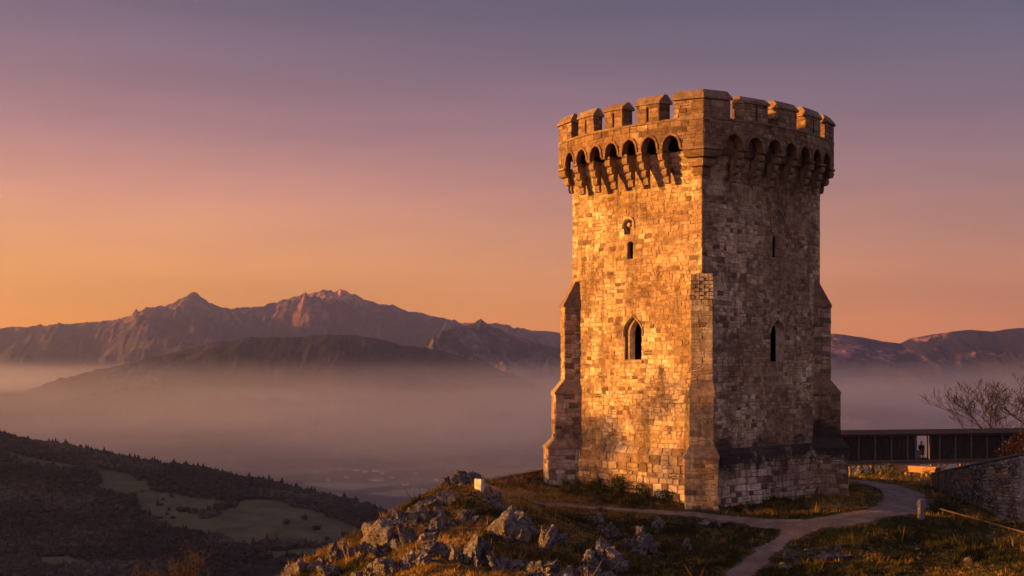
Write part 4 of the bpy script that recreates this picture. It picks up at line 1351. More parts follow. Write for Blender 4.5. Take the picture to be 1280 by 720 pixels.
def rock(px0, px1, py0, py1, label, seed, pieces=1, tilt=0.0, name='boulder', group=None, dk=0.9, sub=4, strata=0.0, rough=0.2, flat=False):
    b = hit((px0 + px1) / 2, py1 - 1.0)
    k = b.y / F
    w = (px1 - px0) * k * 1.2; h = (py1 - py0) * k * 1.22
    r = random.Random(seed)
    mb = MB()
    def put(cx, cz, ww, hh, sd, tl, cy=0.0):
        if tl < -0.35: ww *= 1.3; hh *= 0.75
        co, fs = rock_mesh(ww, hh, max(ww, hh) * dk * r.uniform(.8, 1.1), sd, sub, r.randint(11, 18), strata, rough)
        rot = Matrix.Rotation(tl, 3, 'Y') @ Matrix.Rotation(r.uniform(-.3, .3), 3, 'Z')
        rr = np.array(rot)
        co = co @ rr.T + np.array([cx, cy, cz])
        mb.add([tuple(c) for c in co], fs)
    if pieces == 1: put(0, 0, w, h, seed, tilt)
    else:
        put(0, 0, w * 0.62, h * 0.92, seed, tilt)
        for i in range(pieces - 1):
            f = (i + 0.5) / (pieces - 1) - 0.5
            X = f * w * 0.95
            gz = float(near_ground(b.x + X, b.y)) - b.z
            put(X, gz, w / pieces * r.uniform(1.3, 2.3), h * r.uniform(.4, .85), seed * 7 + i, tilt * r.uniform(.5, 1.5), r.uniform(-.35, .25) * h)
    o = mb.build(name, M_ROCK, loc=(b.x, b.y + 0.15 * h, b.z - 0.14 * h))
    tag(o, label, 'rock', group)
    return o

rock(556, 608, 576, 607, 'angular boulder on the summit of the grassy spur, beside the low dark wall', 101, 5, 0.1)
rock(546, 576, 613, 631, 'dark rock just below the summit boulder, left of the pale slab', 102, 1, -0.2)
rock(508, 551, 613, 650, 'dark slabby outcrop on the ridge below the summit boulder', 103, 6, -0.5)
rock(450, 510, 627, 690, 'big ridge outcrop with a glowing pink-orange sunlit face', 104, 9, -0.45)
rock(401, 434, 676, 706, 'lone orange-lit boulder low on the ridge beneath the big sunlit outcrop', 105, 3, -0.3)
rock(349, 394, 699, 724, 'lowest boulder at the bottom tip of the spur', 106, 5, -0.2)
rock(530, 570, 638, 664, 'lower half of the thin rock rib crossing the orange grass', 107, 6, -0.6, rough=0.3)
rock(566, 604, 625, 650, 'upper half of the thin rock rib just left of the largest boulder', 108, 6, -0.6, rough=0.3)
rock(604, 660, 606, 675, 'largest leaning grey boulder beside the start of the path', 109, 1, 0.5, rough=0.25)
rock(600, 632, 608, 632, 'small dark rock wedged behind the largest leaning boulder', 110, 2, 0.2)
rock(562, 604, 654, 708, 'pale-faced grey boulder downhill of the largest leaning boulder', 111, 4, 0.3, rough=0.3)
rock(527, 572, 664, 700, 'blackish boulder in the shade left of the pale-faced boulder', 112, 3, 0.1)
rock(440, 482, 692, 724, 'leftmost of the grey rocks in the row along the bottom edge', 113, 4, 0.2, rough=0.3)
rock(478, 530, 683, 716, 'knobbly grey rock in the bottom row under the orange slope', 114, 3, 0.1, rough=0.3)
rock(398, 428, 706, 726, 'half-hidden dark rock between the lowest boulder and the bottom row', 115, 1)
rock(604, 662, 677, 713, 'long slanting slab lying in the grass below the largest boulder', 116, 5, -0.6, strata=1.0, rough=0.25)
rock(668, 692, 657, 694, 'small upright whitish rock with a pink lit side', 117, 1, 0.1)
rock(646, 702, 687, 726, 'craggy grey rock pile at the bottom below the whitish upright rock', 118, 5, 0.3, rough=0.35)
rock(738, 758, 641, 655, 'small pale rock close under the thin path, left of its neighbour', 119, 2, rough=0.35)
rock(755, 780, 650, 674, 'broken grey rock between the thin path and the striated outcrop', 120, 3, rough=0.35)
rock(732, 784, 672, 714, 'striated brownish front block of the large outcrop in the dark grass', 121, 3, -0.25, strata=1.5, rough=0.2)
rock(772, 822, 655, 694, 'pitted grey rear block of the large outcrop in the dark grass', 122, 4, 0.2, rough=0.4)
rock(722, 772, 704, 728, 'low rubble heap at the bottom edge below the striated block', 123, 4, rough=0.35)
rock(815, 831, 646, 661, 'round little rock between the pitted outcrop and the thin path', 124, 1)
rock(873, 906, 644, 659, 'low dark rock by the path in front of the near buttress', 125, 3, rough=0.35)
rock(850, 868, 672, 690, 'single half-buried rock alone in the grass below the near buttress', 126, 2)
rock(976, 996, 684, 700, 'knobbly orange-tinged rock where the lower path bends', 127, 3, rough=0.3)
rock(1066, 1086, 577, 597, 'sunlit orange boulder under the left end of the timber gallery', 128, 2)
rock(1020, 1062, 690, 699, 'flat pale ledge of rock in the grass right of the lower path', 129, 4, rough=0.3)
rock(528, 562, 606, 632, 'upper link of the crest rock chain, just left of the dark rock below the summit', 141, 4, -0.55)
rock(486, 524, 622, 652, 'middle link of the crest rock chain, above the big sunlit outcrop', 142, 5, -0.6)
rock(462, 500, 640, 676, 'rock of the crest chain pressed against the back of the big sunlit outcrop', 143, 5, -0.5)
rock(424, 456, 664, 694, 'tilted slab of the crest chain between the big outcrop and the lone orange boulder', 144, 3, -0.6)
rock(372, 408, 692, 714, 'low ledge of rock on the crest between the lone orange boulder and the tip', 145, 4, -0.5)
rock(498, 540, 650, 680, 'weathered rock in the golden grass in the middle of the spur', 146, 4, -0.5)
rock(624, 668, 640, 664, 'jumbled stones at the right foot of the largest leaning boulder', 147, 4, 0.3)
rock(588, 606, 676, 690, 'small dark stone between the pale-faced boulder and the slanting slab', 130, 1)
rock(690, 716, 664, 682, 'mottled rock just right of the whitish upright rock', 131, 2)

def loose_stones():
    r = random.Random(9)
    regions = [((700, 870, 640, 715), 60), ((430, 640, 640, 715), 60), ((980, 1090, 684, 697), 45), ((1080, 1280, 665, 715), 25), ((960, 1000, 690, 718), 14), ((640, 700, 640, 715), 20)]
    meshes = []
    for i in range(5):
        co, fs = rock_mesh(1, 0.7, 0.9, 500 + i, 2, 10, 0, 0.2)
        mb = MB(); mb.add([tuple(c) for c in co], fs); meshes.append(mb)
    protos = [None] * 5
    labs = ['loose grey stone among the outcrops below the tower', 'loose stone in the grass of the sunlit spur', 'pale stone in the broken line edging the lower path', 'stray stone in the dark turf of the right foreground',
            'stone along the inner bend of the lower path', 'loose stone between the spur and the dark grass']
    for ri, ((x0, x1, y0, y1), n) in enumerate(regions):
        for i in range(n):
            px, py = r.uniform(x0, x1), r.uniform(y0, y1)
            b = hit(px, py)
            if abs(b.z - (HZ - py) / F * b.y) > 0.5 or float(path_dist(b.x, b.y)) < 0.1: continue
            k = r.randrange(5)
            if protos[k] is None: o = meshes[k].build('stone', M_ROCK); protos[k] = o
            else: o = protos[k].copy(); S.collection.objects.link(o)
            s = r.uniform(0.14, 0.5) * r.uniform(.7, 1.2)
            o.location = (b.x, b.y, b.z - 0.04); o.scale = (s * r.uniform(.9, 1.6), s, s * r.uniform(.5, 1)); o.rotation_euler = (r.uniform(-.3, .3), r.uniform(-.3, .3), r.uniform(0, 6.28))
            tag(o, labs[ri], 'stone', labs[ri].replace('stone', 'stones', 1))
loose_stones()

# ------------------------------------------------------------------ grass
def grass():
    r = np.random.default_rng(17)
    n = 150000
    y = 52 / (1 - r.random(n) * (1 - 52 / 118.0)); x = -0.19 * y + r.random(n) * (0.62 * y)
    z = near_ground(x, y)
    pd = path_dist(x, y) + 0.2 * fbm(x * 0.9, y * 0.9, 0, 3, 91)
    lx, ly = tower_local(x, y)
    inside = (np.abs(lx) < HX + .3) & (np.abs(ly) < HY + .3)
    dens = 0.55 + 0.6 * fbm(x * 0.5, y * 0.5, 0, 3, 61)
    keep = (pd > 0.05) & ~inside & (r.random(n) < dens + 0.35)
    x, y, z, pd, lx, ly = [a[keep] for a in (x, y, z, pd, lx, ly)]
    n = len(x)
    base = np.clip(np.maximum(np.abs(lx) - HX, np.abs(ly) - HY), 0, 9)
    patch = fbm(x * 0.35, y * 0.35, 0, 3, 62)
    hgt = 0.10 + 0.10 * np.clip(patch + 0.4, 0, 1) + 0.22 * np.exp(-base / 0.9) + 0.06 * r.random(n)
    hgt *= np.clip(0.4 + pd, 0.4, 1)
    clump = np.clip(fbm(x * 1.1, y * 1.1, 0, 3, 64) - 0.12, 0, 1)
    hgt *= 0.75 + 3.2 * clump
    tall = r.random(n) < 0.015; hgt = np.where(tall, hgt * 2.3, hgt)
    ton = np.clip(0.42 + 0.55 * fbm(x * 0.28, y * 0.28, 0, 3, 63) + r.normal(0, .14, n) - 0.28 * np.exp(-base / 1.8) + 0.5 * vnoise(x * 1.4, y * 1.4, 0, 65) * 0.4 - 0.42 * np.clip((x - 1) / 5, 0, 1) * np.clip((79 - y) / 4, 0, 1), 0, 1)  # tones lowered at the right front: missing shade put into the blade colour
    ton = np.where(tall, np.clip(ton + .35, 0, 1), ton)
    B = 6
    X = np.repeat(x, B) + r.normal(0, .07, n * B); Y = np.repeat(y, B) + r.normal(0, .07, n * B); Z = np.repeat(z, B) - 0.02
    H = np.repeat(hgt, B) * r.uniform(.5, 1.3, n * B)
    a = r.random(n * B) * 6.28; ln = r.uniform(.1, .8, n * B) * H; w = r.uniform(.012, .03, n * B)
    ba = r.random(n * B) * 6.28
    p0 = np.stack([X - w * np.cos(ba), Y - w * np.sin(ba), Z], -1); p1 = np.stack([X + w * np.cos(ba), Y + w * np.sin(ba), Z], -1)
    p2 = np.stack([X + ln * np.cos(a), Y + ln * np.sin(a), Z + H], -1)
    co = np.stack([p0, p1, p2], 1).reshape(-1, 3)
    tr = np.arange(len(co)).reshape(-1, 3)
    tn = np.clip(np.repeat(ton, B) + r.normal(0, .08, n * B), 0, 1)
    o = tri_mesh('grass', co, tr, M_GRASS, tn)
    tag(o, 'short rough brown and green grass over the castle hill', 'grass', kind='stuff')
grass()

# ------------------------------------------------------------------ bushes
def bush(px, py, w, h, label, seed, mat=None, leaf=0.07, n=1500, name='bush', Y=None, stems=True):
    r = np.random.default_rng(seed)
    b = hit(px, py) if Y is None else V(((px - 640) / F * Y, Y, float(near_ground((px - 640) / F * Y, Y))))
    # leaf sprays along arching stems
    root = empty(name, (b.x, b.y, b.z - 0.05))
    tag(root, label, 'bush')
    st = MB(); co = []; tn = []
    ns = max(8, n // 60)
    for i in range(ns):
        a = r.random() * 6.28; rr = w / 2 * math.sqrt(r.random()); hh = h * (1 - 0.5 * (rr / (w / 2)) ** 2) * r.uniform(.6, 1.1)
        tip = V((rr * math.cos(a), rr * math.sin(a) * 0.8, hh)); foot = V((tip.x * 0.25, tip.y * 0.25, 0))
        st.tube(foot, (foot + tip) / 2 + V((0, 0, hh * .15)), .018, .012, 4, cap=False); st.tube((foot + tip) / 2 + V((0, 0, hh * .15)), tip, .012, .004, 4, cap=False)
        ct = r.uniform(.1, .9)
        for j in range(n // ns):
            t = r.uniform(.25, 1.05); p = foot.lerp(tip, t) + V(tuple(r.normal(0, w * 0.07, 3)))
            u = r.normal(size=3); u /= np.linalg.norm(u); v = np.cross(u, r.normal(size=3)); v /= np.linalg.norm(v)
            s = leaf * r.uniform(.5, 1.3); P0 = np.array(p)
            if P0[2] < 0: P0[2] = abs(P0[2])
            co += [P0 - u * s, P0 + v * s * .5, P0 + u * s, P0 - v * s * .5]; tn.append(min(1, max(0, ct + r.normal(0, .15))))
    so = st.build('stem', M_TWIG, root)
    co = np.array(co); q = np.arange(len(co)).reshape(-1, 4)
    fo = tri_mesh('foliage', co, q, mat or M_BUSH, np.array(tn)); fo.parent = root
    return root
bush(752, 610, 1.7, 0.75, 'leftmost low green bush against the sunlit tower wall', 1)
bush(775, 612, 2.2, 0.95, 'widest low bush along the foot of the sunlit tower wall', 2)
bush(806, 618, 1.9, 0.8, 'low bush between the widest bush and the one tucked against the near buttress', 3)
bush(838, 624, 1.6, 0.8, 'low bush tucked against the left side of the near buttress', 4)
bush(707, 608, 1.1, 0.7, 'small scrubby bush at the foot of the left buttress', 5)
bush(927, 640, 0.9, 0.6, 'yellowish tuft of weeds right of the near buttress', 6, M_GRASS)
bush(1284, 604, 4.2, 4.7, 'russet-leaved shrub at the right end of the timber gallery', 7, M_RUSSET, 0.10, 9000, 'shrub', Y=101)
bush(1092, 598, 2.0, 1.3, 'dark bramble under the timber gallery beside the orange boulder', 8, None, .08, 1500, Y=113)
bush(1112, 600, 2.2, 1.5, 'dark bramble under the middle of the timber gallery', 9, None, .08, 1500, Y=115)
bush(1180, 643, 2.4, 1.2, 'dark bushy growth at the foot of the plank fence, behind the white post', 10, None, .08, 2200, Y=84)

# ------------------------------------------------------------------ bare trees
def bare_tree(px, Y, top_y, spread, label, seed, base_z=None, levels=6, thick=0.16, lean=0.0, twig=0.012, clear=0.3, x=None, nb=3, dens=0.5, tm=None):
    r = random.Random(seed)
    X = (px - 640) / F * Y if x is None else x
    gz = float(near_ground(X, Y)) - 0.15 if base_z is None else base_z
    top = (HZ - top_y) / F * Y
    H = top - gz
    root = empty('bare_tree', (X, Y, gz)); tag(root, label, 'tree')
    tr, cr = MB(), MB()
    def grow(p, d, ln, rad, lv):
        segs = 3 if lv < 3 else 2
        mb = tr if lv == 0 else cr
        for i in range(segs):
            q = p + d * (ln / segs)
            r1 = max(twig, rad * (0.88 if lv else 0.86)) 
            mb.tube(p, q, rad, r1, 7 if lv == 0 else (5 if lv < 3 else 3), cap=False)
            p, rad = q, r1
            d = (d + V((r.uniform(-1, 1), r.uniform(-1, 1), r.uniform(-.5, .9))) * (0.16 + .03 * lv)).normalized()
            if lv >= 1 and lv < levels and r.random() < dens:
                side = V((r.uniform(-1, 1), r.uniform(-1, 1), r.uniform(-.2, .8))).normalized()
                grow(p, (d * 0.55 + side * 0.75).normalized(), ln * r.uniform(.45, .7), rad * .6, lv + 1)
        if lv < levels:
            for j in range(nb if lv < 2 else 2):
                a = r.uniform(0, 6.28); sp = spread * r.uniform(.6, 1.2)
                side = V((math.cos(a), math.sin(a), 0.0))
                grow(p, (d + side * sp + V((0, 0, .18))).normalized(), ln * (r.uniform(.62, .85) if lv else r.uniform(.6, .8)), rad * .72, lv + 1)
    grow(V((0, 0, 0)), V((lean, 0, 1)).normalized(), H * clear, thick, 0)
    zmax = max(v[2] for v in cr.v)
    k = H / zmax
    for mb in (tr, cr): mb.v = [(v[0] * k, v[1] * k, v[2] * k) for v in mb.v]
    tr.build('trunk', M_BARK, root); cr.build('crown', tm or M_TWIG, root)
    return root
bare_tree(1243, 131, 472, 0.66, 'bare spreading tree rising behind the timber gallery, the tallest seen whole', 21, levels=6, thick=.24, clear=.36, twig=.021)
bare_tree(1200, 138, 519, 0.9, 'low bare tree peeping over the gallery roof left of the tall bare tree', 22, levels=5, thick=.12, clear=.36, twig=.018)
bare_tree(1298, 116, 452, 0.9, 'bare tree cut by the right edge, only its branch tips showing', 23, levels=6, thick=.17, clear=.32, twig=.015)
bare_tree(215, 98, 676, 0.85, 'bare brown tree crown below the spur at the bottom left', 24, levels=7, thick=.2, clear=.3, twig=.014, tm=M_TWIGB, dens=.8)

# ------------------------------------------------------------------ timber gallery on posts
def gallery():
    a = V(pix(1020, 540, 117)); b = V(pix(1280, 547.5, 122))
    ztop, zdeck = -6.05, -8.6
    d2 = V((b.x - a.x, b.y - a.y, 0)); L = d2.length; d2.normalize(); n = V((d2.y, -d2.x, 0)); ang = math.atan2(d2.y, d2.x)
    if n.y > 0: n = -n
    root = empty('timber_gallery', (a.x, a.y, zdeck), ang)
    tag(root, 'long dark roofed timber gallery raised on posts behind the tower', 'footbridge')
    W = 2.0; H = ztop - zdeck
    # local: x along, -y towards the camera
    r = random.Random(6)
    def upx(px):      # where a picture column crosses the gallery line
        k = (px - 640) / F
        t = (k * a.y - a.x) / (d2.x - k * d2.y)
        return t
    o0, o1 = upx(1137.5), upx(1154.5)
    def panel(sgn, gaps):
        mb = MB(); x = 0.0
        while x < L:
            w = r.uniform(.16, .24)
            if not any(g0 - w < x < g1 for g0, g1 in gaps):
                mb.box((x + w / 2, sgn * W / 2 + r.uniform(-.012, .012), H / 2 - .05), (w / 2 - .006, .02, H / 2 - .1), tone=r.random())
            x += w
        return mb
    for sgn, e in ((-1, 0), (1, .5)):
        full = panel(sgn, [(o0 - .02, o1) if sgn < 0 else (o0 + .35, o1 + 1.3)])
        for lo, hi in ((-9, o0 + .01), (o0 + .01, 999)):
            part = MB()
            for i in range(0, len(full.v), 8):
                vs = full.v[i:i + 8]
                if lo < vs[0][0] < hi: part.add(vs, [(3, 2, 1, 0), (4, 5, 6, 7), (0, 1, 5, 4), (1, 2, 6, 5), (2, 3, 7, 6), (3, 0, 4, 7)])
            part.build('board_wall', M_WOOD, root)
    mb = MB()
    for s in (-1, 1):
        x = 0.4
        while x < L:
            if not (o0 - .1 < x < o1 + .1) or s > 9:
                mb.box((x, s * (W / 2 + .06), H / 2), (.07, .05, H / 2 + .02), tone=.5)
            x += 1.65
        mb.box((L / 2, s * (W / 2 + .075), H - .12), (L / 2, .06, .09)); mb.box((L / 2, s * (W / 2 + .075), .04), (L / 2, .06, .1))
    for x in (o0, o1): mb.box((x, -W / 2 - .06, H / 2), (.06, .055, H / 2 + .01))
    mb.build('frame', M_PLANK, root)
    mb = MB(); mb.box((L / 2, 0, -.05), (L / 2, W / 2 + .1, .045)); mb.build('deck', M_PLANK, root)
    mb = MB()
    for s in (-1, 1):
        e = W / 2 + .32
        mb.add([(-.2, 0, H + .34), (L + .2, 0, H + .34), (L + .2, s * e, H - .02), (-.2, s * e, H - .02), (-.2, 0, H + .26), (L + .2, 0, H + .26), (L + .2, s * e, H - .1), (-.2, s * e, H - .1)],
               [(0, 1, 2, 3), (4, 5, 6, 7), (2, 3, 7, 6), (0, 3, 7, 4), (1, 2, 6, 5)])
    mb.build('roof', M_WOOD, root)
    c, s_ = math.cos(ang), math.sin(ang)
    x = 3.0
    while x < L:
        for sg in (-1, 1):
            wx, wy = a.x + x * c - sg * .8 * s_, a.y + x * s_ + sg * .8 * c
            gz = float(near_ground(wx, wy)) - zdeck
            mb = MB(); mb.box((x, sg * .8, (gz - .3 - .1) / 2), (.10, .10, (-gz + .1 + .3) / 2)); mb.build('post', M_WOODL, root)
            # bracing struts, in the plane of the row
            mb = MB(); mb.tube((x, sg * .8, -.95), (x + .9, sg * .8, -.14), .06, .06, 4); mb.tube((x, sg * .8, -.95), (x - .9, sg * .8, -.14), .06, .06, 4); mb.build('brace', M_WOODL, root)
        x += 3.1
    mb = MB()
    for sg in (-.8, .8): mb.box((L / 2, sg, -.22), (L / 2, .09, .11))
    mb.build('joist', M_WOODL, root)
    mb = MB(); lx, ly = (upx(1108) + upx(1150)) / 2, -W / 2 - 1.0; la = R(-42) - ang
    mb.box((lx, ly, -.38), (2.3, .7, .06), la); cl, sl = math.cos(la), math.sin(la)
    for q, hh in ((-.62, .22), (.62, .18)): mb.box((lx - q * sl, ly + q * cl, -.44 - hh), (2.2, .07, hh - .002), la)
    for px_, py_ in ((-1.1, -.5), (.9, -.5), (-1.1, .5), (.9, .5)): mb.box((lx + px_ * cl - py_ * sl, ly + px_ * sl + py_ * cl, -1.3), (.09, .085, .9), la)
    mb.build('landing', M_WOODL, root)
    # short railing post and low gate leaf in the opening
    mb = MB(); mb.box((o0 + .22, -W / 2 - .02, .5), (.25, .03, .5)); mb.box((o0 - .12, -W / 2 - .12, .72), (.05, .05, .75)); mb.build('gate', M_PLANK, root)
    px = (o0 + o1) / 2 + .33
    return V((a.x + px * c + .25 * s_, a.y + px * s_ - .25 * c, zdeck)), ang
pos, gang = gallery()

# ------------------------------------------------------------------ the person in the opening
def person(pos):
    root = empty('person', (pos.x, pos.y, pos.z), gang - 0.5)
    tag(root, 'person in a long dark coat standing in the lit opening of the timber gallery', 'person')
    k = 1.0
    J = [((0, 0, .92), .15), ((0, 0, 1.12), .13), ((0, .01, 1.34), .155), ((0, .01, 1.46), .07), ((0, -.01, 1.55), .065), ((0, -.015, 1.64), .088), ((0, -.01, 1.73), .06),
         ((-.10, 0, .88), .10), ((-.11, -.02, .50), .065), ((-.11, .02, .10), .045), ((-.11, -.12, .04), .04),
         ((.10, 0, .88), .10), ((.12, -.03, .50), .065), ((.12, .0, .10), .045), ((.12, -.14, .04), .04),
         ((-.19, .01, 1.38), .06), ((-.25, .02, 1.12), .045), ((-.16, -.14, .98), .034), ((-.10, -.19, 1.0), .03),
         ((.19, .01, 1.38), .06), ((.26, .03, 1.12), .045), ((.22, -.06, .88), .034), ((.21, -.09, .80), .03)]
    E = [(0, 1), (1, 2), (2, 3), (3, 4), (4, 5), (5, 6), (0, 7), (7, 8), (8, 9), (9, 10), (0, 11), (11, 12), (12, 13), (13, 14), (2, 15), (15, 16), (16, 17), (17, 18), (2, 19), (19, 20), (20, 21), (21, 22)]
    me = bpy.data.meshes.new('body'); me.from_pydata([j[0] for j in J], E, [])
    o = bpy.data.objects.new('body', me); S.collection.objects.link(o); o.parent = root
    sk = o.modifiers.new('skin', 'SKIN')
    for i, v in enumerate(me.skin_vertices[0].data): v.radius = (J[i][1], J[i][1]); v.use_root = (i == 0)
    sb = o.modifiers.new('sub', 'SUBSURF'); sb.levels = 2; sb.render_levels = 2
    m, nt, b = mat_new('dark_clothes')
    tc = nt.nodes.new('ShaderNodeTexCoord').outputs['Object']; sp = nt.nodes.new('ShaderNodeSeparateXYZ'); nt.links.new(tc, sp.inputs[0])
    f = maprange(nt, sp.outputs['Z'], 1.46, 1.50, 0, 1)
    nt.links.new(mixc(nt, f, (0.03, 0.028, 0.035), (0.35, 0.20, 0.14)), b.inputs['Base Color'])
    me.materials.append(m)
    cloth = plain('coat_cloth', (0.018, 0.016, 0.022), rough=1.0)
    mb = MB()      # coat: rings from collar to hem
    rings = [(1.47, .08, .08), (1.42, .19, .11), (1.30, .215, .145), (1.08, .185, .15), (.92, .20, .17), (.55, .24, .20), (.50, .235, .195)]
    N = 16; vs = []
    for z, rx, ry in rings:
        for i in range(N):
            t = 2 * math.pi * i / N; vs.append((rx * math.cos(t), ry * math.sin(t) * (1 + .05 * math.sin(5 * t)), z))
    fs = [(r_ * N + i, r_ * N + (i + 1) % N, (r_ + 1) * N + (i + 1) % N, (r_ + 1) * N + i) for r_ in range(len(rings) - 1) for i in range(N)]
    mb.add(vs, fs); mb.build('coat', cloth, root, smooth=True)
    mb = MB(); vs = []; N = 12      # hair
    hr = [(1.60, .085, .09), (1.66, .10, .105), (1.72, .095, .10), (1.77, .06, .065), (1.785, .01, .01)]
    for z, rx, ry in hr:
        for i in range(N):
            t = 2 * math.pi * i / N; yy = ry * math.sin(t); 
            vs.append((rx * math.cos(t), yy + .02 if z > 1.7 else max(yy, -.03) + .02, z))
    fs = [(r_ * N + i, r_ * N + (i + 1) % N, (r_ + 1) * N + (i + 1) % N, (r_ + 1) * N + i) for r_ in range(len(hr) - 1) for i in range(N)]
    mb.add(vs, fs); mb.build('hair', cloth, root, smooth=True)
person(pos)

# ------------------------------------------------------------------ ramp wall on the right
def ramp_wall():
    A0 = V((31.0, 97.5, 0)); B0 = V((29.7, 83.5, 0))
    A0.x = (1166 - 640) / F * A0.y; B0.x = (1275 - 640) / F * B0.y
    A0.z = -(592 - HZ) / F * A0.y; B0.z = -(568 - HZ) / F * B0.y
    d = V((B0.x - A0.x, B0.y - A0.y, 0)); L = d.length; d.normalize()
    n = V((d.y, -d.x, 0))
    if n.dot(V((-A0.x, -A0.y, 0))) < 0: n = -n
    root = empty('ramp_wall', (A0.x, A0.y, -9.3))
    tag(root, 'tall rough stone ramp wall with sloping coping and dry creeper at the right edge', 'wall')
    T = 0.9
    def top(u): return A0.z + (B0.z - A0.z) * u / L + 9.3
    us = 3.6      # planked first part
    mb = MB(); r = random.Random(8)
    def P(u, v): 
        x = us + u
        return V((d.x * x, d.y * x, -1.2 + (top(x) - .12 + 1.2) * v))
    def Pm(u, v): return P(u, v / 5.0)
    masonry(mb, Pm, n, L - us, 0, 5.0, rnd=r, row=(.22, .4), wid=(.25, .6), gap=.03, dep=(.02, .16), dark=.3)
    bk = -n * T
    for u0, u1 in ((us, L),):
        a, b = V((d.x * u0, d.y * u0, 0)), V((d.x * u1, d.y * u1, 0))
        z = lambda q, w: V((q.x, q.y, w))
        mb.quad(z(a, -1.2) + bk, z(b, -1.2) + bk, z(b, top(u1) - .12) + bk, z(a, top(u0) - .12) + bk, .3)
        mb.quad(z(b, -1.2), z(b, -1.2) + bk, z(b, top(u1) - .12) + bk, z(b, top(u1) - .12), .4)
        mb.quad(z(a, -1.2), z(a, -1.2) + bk, z(a, top(u0) - .12) + bk, z(a, top(u0) - .12), .4)
    mb.build('stone_wall', M_RUB, root)
    ang = math.atan2(d.y, d.x)
    # coping slabs / rail
    mb = MB(); q0 = V((0, 0, top(0))) ; q1 = V((d.x * L, d.y * L, top(L)))
    for off, rr in ((.03, .09), (-.3, .1), (-.62, .1)):
        mb.tube(q0 + n * off, q1 + n * off, rr, rr, 6, cap=True)
    mb.build('coping', M_PLANK, root)
    # planks
    mb = MB(); x = 0.0
    while x < us + .4:
        w = r.uniform(.17, .24); c = V((d.x * (x + w / 2), d.y * (x + w / 2), 0)) + n * .06
        zt = top(x + w / 2) - .1; mb.box((c.x, c.y, (zt - .7) / 2), (w / 2 - .01, .025, (zt + .7) / 2), ang, r.random()); x += w
    mb.build('plank_panel', M_PLANK, root)
    for x in (0.0, 1.3, 2.5, 3.7):
        mb = MB(); c = V((d.x * x, d.y * x, 0)) + n * .13; zt = top(x); mb.box((c.x, c.y, (zt - .8) / 2), (.06, .05, (zt + .8) / 2), ang); mb.build('post', M_WOODL if x == 0 else M_PLANK, root)
    # dry creeper spread over the stones
    rr = np.random.default_rng(5); co = []; tn = []
    for i in range(9000):
        u = us + .5 + rr.random() * (L - us); zt = top(min(u, L)) - .2; v = rr.random() ** .7 * (zt + .2) - .2
        if fbm(u * .5, v * .6, 0, 3, 41) < -0.12: continue
        p = V((d.x * u, d.y * u, v)) + n * (.12 + rr.random() * .25)
        s = rr.uniform(.05, .14); a = V((rr.normal() * .5, rr.normal() * .5, rr.normal())).normalized() * s; b = V(tuple(rr.normal(size=3))).normalized() * s * .25
        co += [tuple(p - a), tuple(p + b), tuple(p + a), tuple(p - b)]; tn.append(rr.random() ** 1.6)
    co = np.array(co); fo = tri_mesh('creeper', co, np.arange(len(co)).reshape(-1, 4), M_IVY, np.array(tn)); fo.parent = root
ramp_wall()

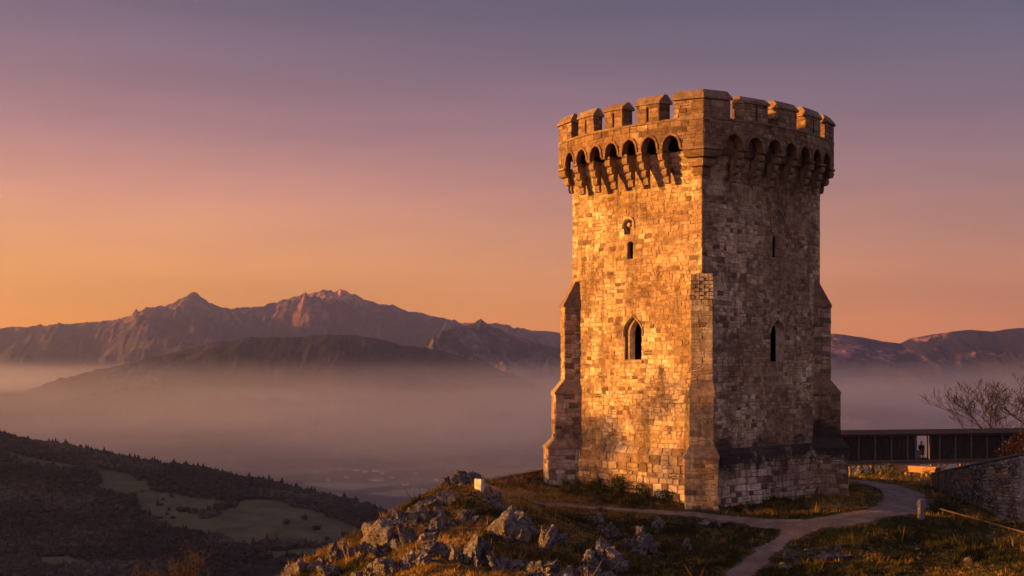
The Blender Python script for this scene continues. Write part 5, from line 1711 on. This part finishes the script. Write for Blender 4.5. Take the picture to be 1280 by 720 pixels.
# ------------------------------------------------------------------ rail, post, blocks, low wall
def small_things():
    r = random.Random(2)
    # handrail
    p0, p1 = V(pix(1175, 636, 80)), V(pix(1300, 671, 71))
    root = empty('handrail', (p0.x, p0.y, p0.z)); tag(root, 'thin rusty handrail sloping down in front of the stone ramp wall', 'railing')
    mb = MB(); mb.tube((0, 0, 0), p1 - p0, .045, .045, 7); mb.build('rail', M_METAL, root)
    for t in (0.03, .53, .66, .97):
        q = (p1 - p0) * t; g = float(near_ground(p0.x + q.x, p0.y + q.y)) - p0.z
        mb = MB(); mb.tube(q, (q.x, q.y, min(g - .2, q.z - .3)), .035, .035, 6); mb.build('post', M_METAL, root)
    # pale stone post
    b = hit(1151, 650); mb = MB()
    hgt = 27 * b.y / F; st = [(0, .155), (.5, .15), (.96, .135), (1.0, .10)]
    for (za, ha), (zb, hb) in zip(st[:-1], st[1:]):
        va = [(sx * ha + r.uniform(-.01, .01), sy * ha, za * hgt) for sx, sy in ((-1, -1), (1, -1), (1, 1), (-1, 1))]; vb = [(sx * hb, sy * hb, zb * hgt) for sx, sy in ((-1, -1), (1, -1), (1, 1), (-1, 1))]
        mb.add(va + vb, [(0, 1, 5, 4), (1, 2, 6, 5), (2, 3, 7, 6), (3, 0, 4, 7)])
    mb.add(vb, [(0, 1, 2, 3)])
    o = mb.build('stone_post', plain('post_stone', (0.20, 0.17, 0.16), (0.10, 0.085, 0.08), 6.0), loc=(b.x, b.y, b.z - .03)); o.rotation_euler = (0, .03, .3); tag(o, 'upright white stone post at the edge of the path before the plank fence', 'post')
    # block beside it
    b2 = hit(1148, 637); co, fs = rock_mesh(.85, .75, .8, 77, 3, 7, 0, .06); mb = MB(); mb.add([tuple(c) for c in co], fs)
    o = mb.build('stone_block', M_PALE, loc=(b2.x, b2.y, b2.z)); tag(o, 'squarish pale stone block lying just behind the white post', 'stone')
    # pale slab by the summit boulder: short wall end
    b3 = hit(599, 617); mb = MB(); P = lambda a, b_: V((.42, 0, 0)) * 0
    def slab(mb, w, dd, h):
        masonry(mb, lambda a, z: V((a - w / 2, -dd / 2, z)), V((0, -1, 0)), w, -.3, h, rnd=r, row=(.5, .6), wid=(.8, .9), gap=.004, dep=(.004, .01), dark=0, pale=.3)
        mb.box((0, 0, h / 2 - .15), (w / 2, dd / 2, h / 2 + .15), tone=1.0)
    mb.box((0, 0, .22), (.13, .33, .58), tone=.9, taper=.97)
    o = mb.build('stone_slab', M_PALE, loc=(b3.x, b3.y + .5, b3.z)); o.rotation_euler = (0, 0, R(38)); tag(o, 'bright pale upright stone slab on the crest of the spur below the summit boulder', 'stone')
    # low dark wall beyond the grass
    pa, pb = V(pix(609, 601, 84)), V(pix(690, 585.5, 99)); d = pb - pa; d.z = 0; L = d.length; d.normalize(); n = V((d.y, -d.x, 0))
    root = empty('low_wall', (pa.x, pa.y, pa.z)); tag(root, 'low dark boundary wall running from the summit boulder to the tower', 'wall')
    mb = MB()
    def P(u, v):
        g = float(near_ground(pa.x + d.x * u, pa.y + d.y * u)) - .3 - pa.z; t = (pb.z - pa.z) * u / L
        return V((d.x * u, d.y * u, g + (t - g) * v / .9))
    for sg in (1, -1):
        masonry(mb, lambda u, v: P(u, v) + n * (.2 * sg), n * sg, L, 0, .9, rnd=r, row=(.2, .3), wid=(.3, .6), dark=.7)
    mb.build('wall_face', M_PLINTH, root)
    mb = MB(); x = 0
    while x < L:
        w = min(r.uniform(.6, 1.0), L - x); t = (pb.z - pa.z) * (x + w / 2) / L; mb.box((d.x * (x + w / 2), d.y * (x + w / 2), t + .05), (w / 2, .28, .06), math.atan2(d.y, d.x), r.random()); x += w + .01
    mb.build('coping', M_CAP, root)
small_things()

# ------------------------------------------------------------------ unseen trees added beyond the left edge to shade the tower foot
def shade_caster_tree(x, y, top, w, label, seed):
    r = np.random.default_rng(seed)
    gz = float(near_ground(x, y)) - .2; H = top - gz
    root = empty('leafy_tree', (x, y, gz)); tag(root, label, 'tree')
    tr = MB(); co = []; tn = []
    tr.tube((0, 0, 0), (0, 0, H * .45), .3, .2, 8); 
    for i in range(46):
        a = r.random() * 6.28; hh = r.uniform(.35, .98) * H; rr = w / 2 * math.sqrt(max(.05, 1 - ((hh / H - .62) / .42) ** 2)) * r.uniform(.5, 1)
        tip = V((rr * math.cos(a), rr * math.sin(a), hh)); tr.tube((0, 0, min(hh * .7, H * .45)), tip, .08, .02, 4, cap=False)
        for j in range(170):
            P0 = np.array(tip) + r.normal(0, .7, 3); u = r.normal(size=3); u /= np.linalg.norm(u); v = np.cross(u, r.normal(size=3)); v /= np.linalg.norm(v); s_ = .16 * r.uniform(.6, 1.3)
            co += [P0 - u * s_, P0 + v * s_ * .6, P0 + u * s_, P0 - v * s_ * .6]; tn.append(r.random())
    tr.build('trunk', M_BARK, root); co = np.array(co); fo = tri_mesh('crown', co, np.arange(len(co)).reshape(-1, 4), M_RUSSET, np.array(tn)); fo.parent = root
for i, (x, y, top, w) in enumerate([(-62, 73.5, 7.0, 10), (-66, 80.0, 4.6, 6), (-58, 67.5, 3.0, 8), (-70, 86.0, -1.5, 5)]):
    shade_caster_tree(x, y, top, w, ['tallest russet tree west of the tower on the slope', 'russet tree second from the tallest on the west slope', 'low wide russet tree nearest the hummock on the west slope', 'smallest russet tree farthest north on the west slope'][i], 300 + i)
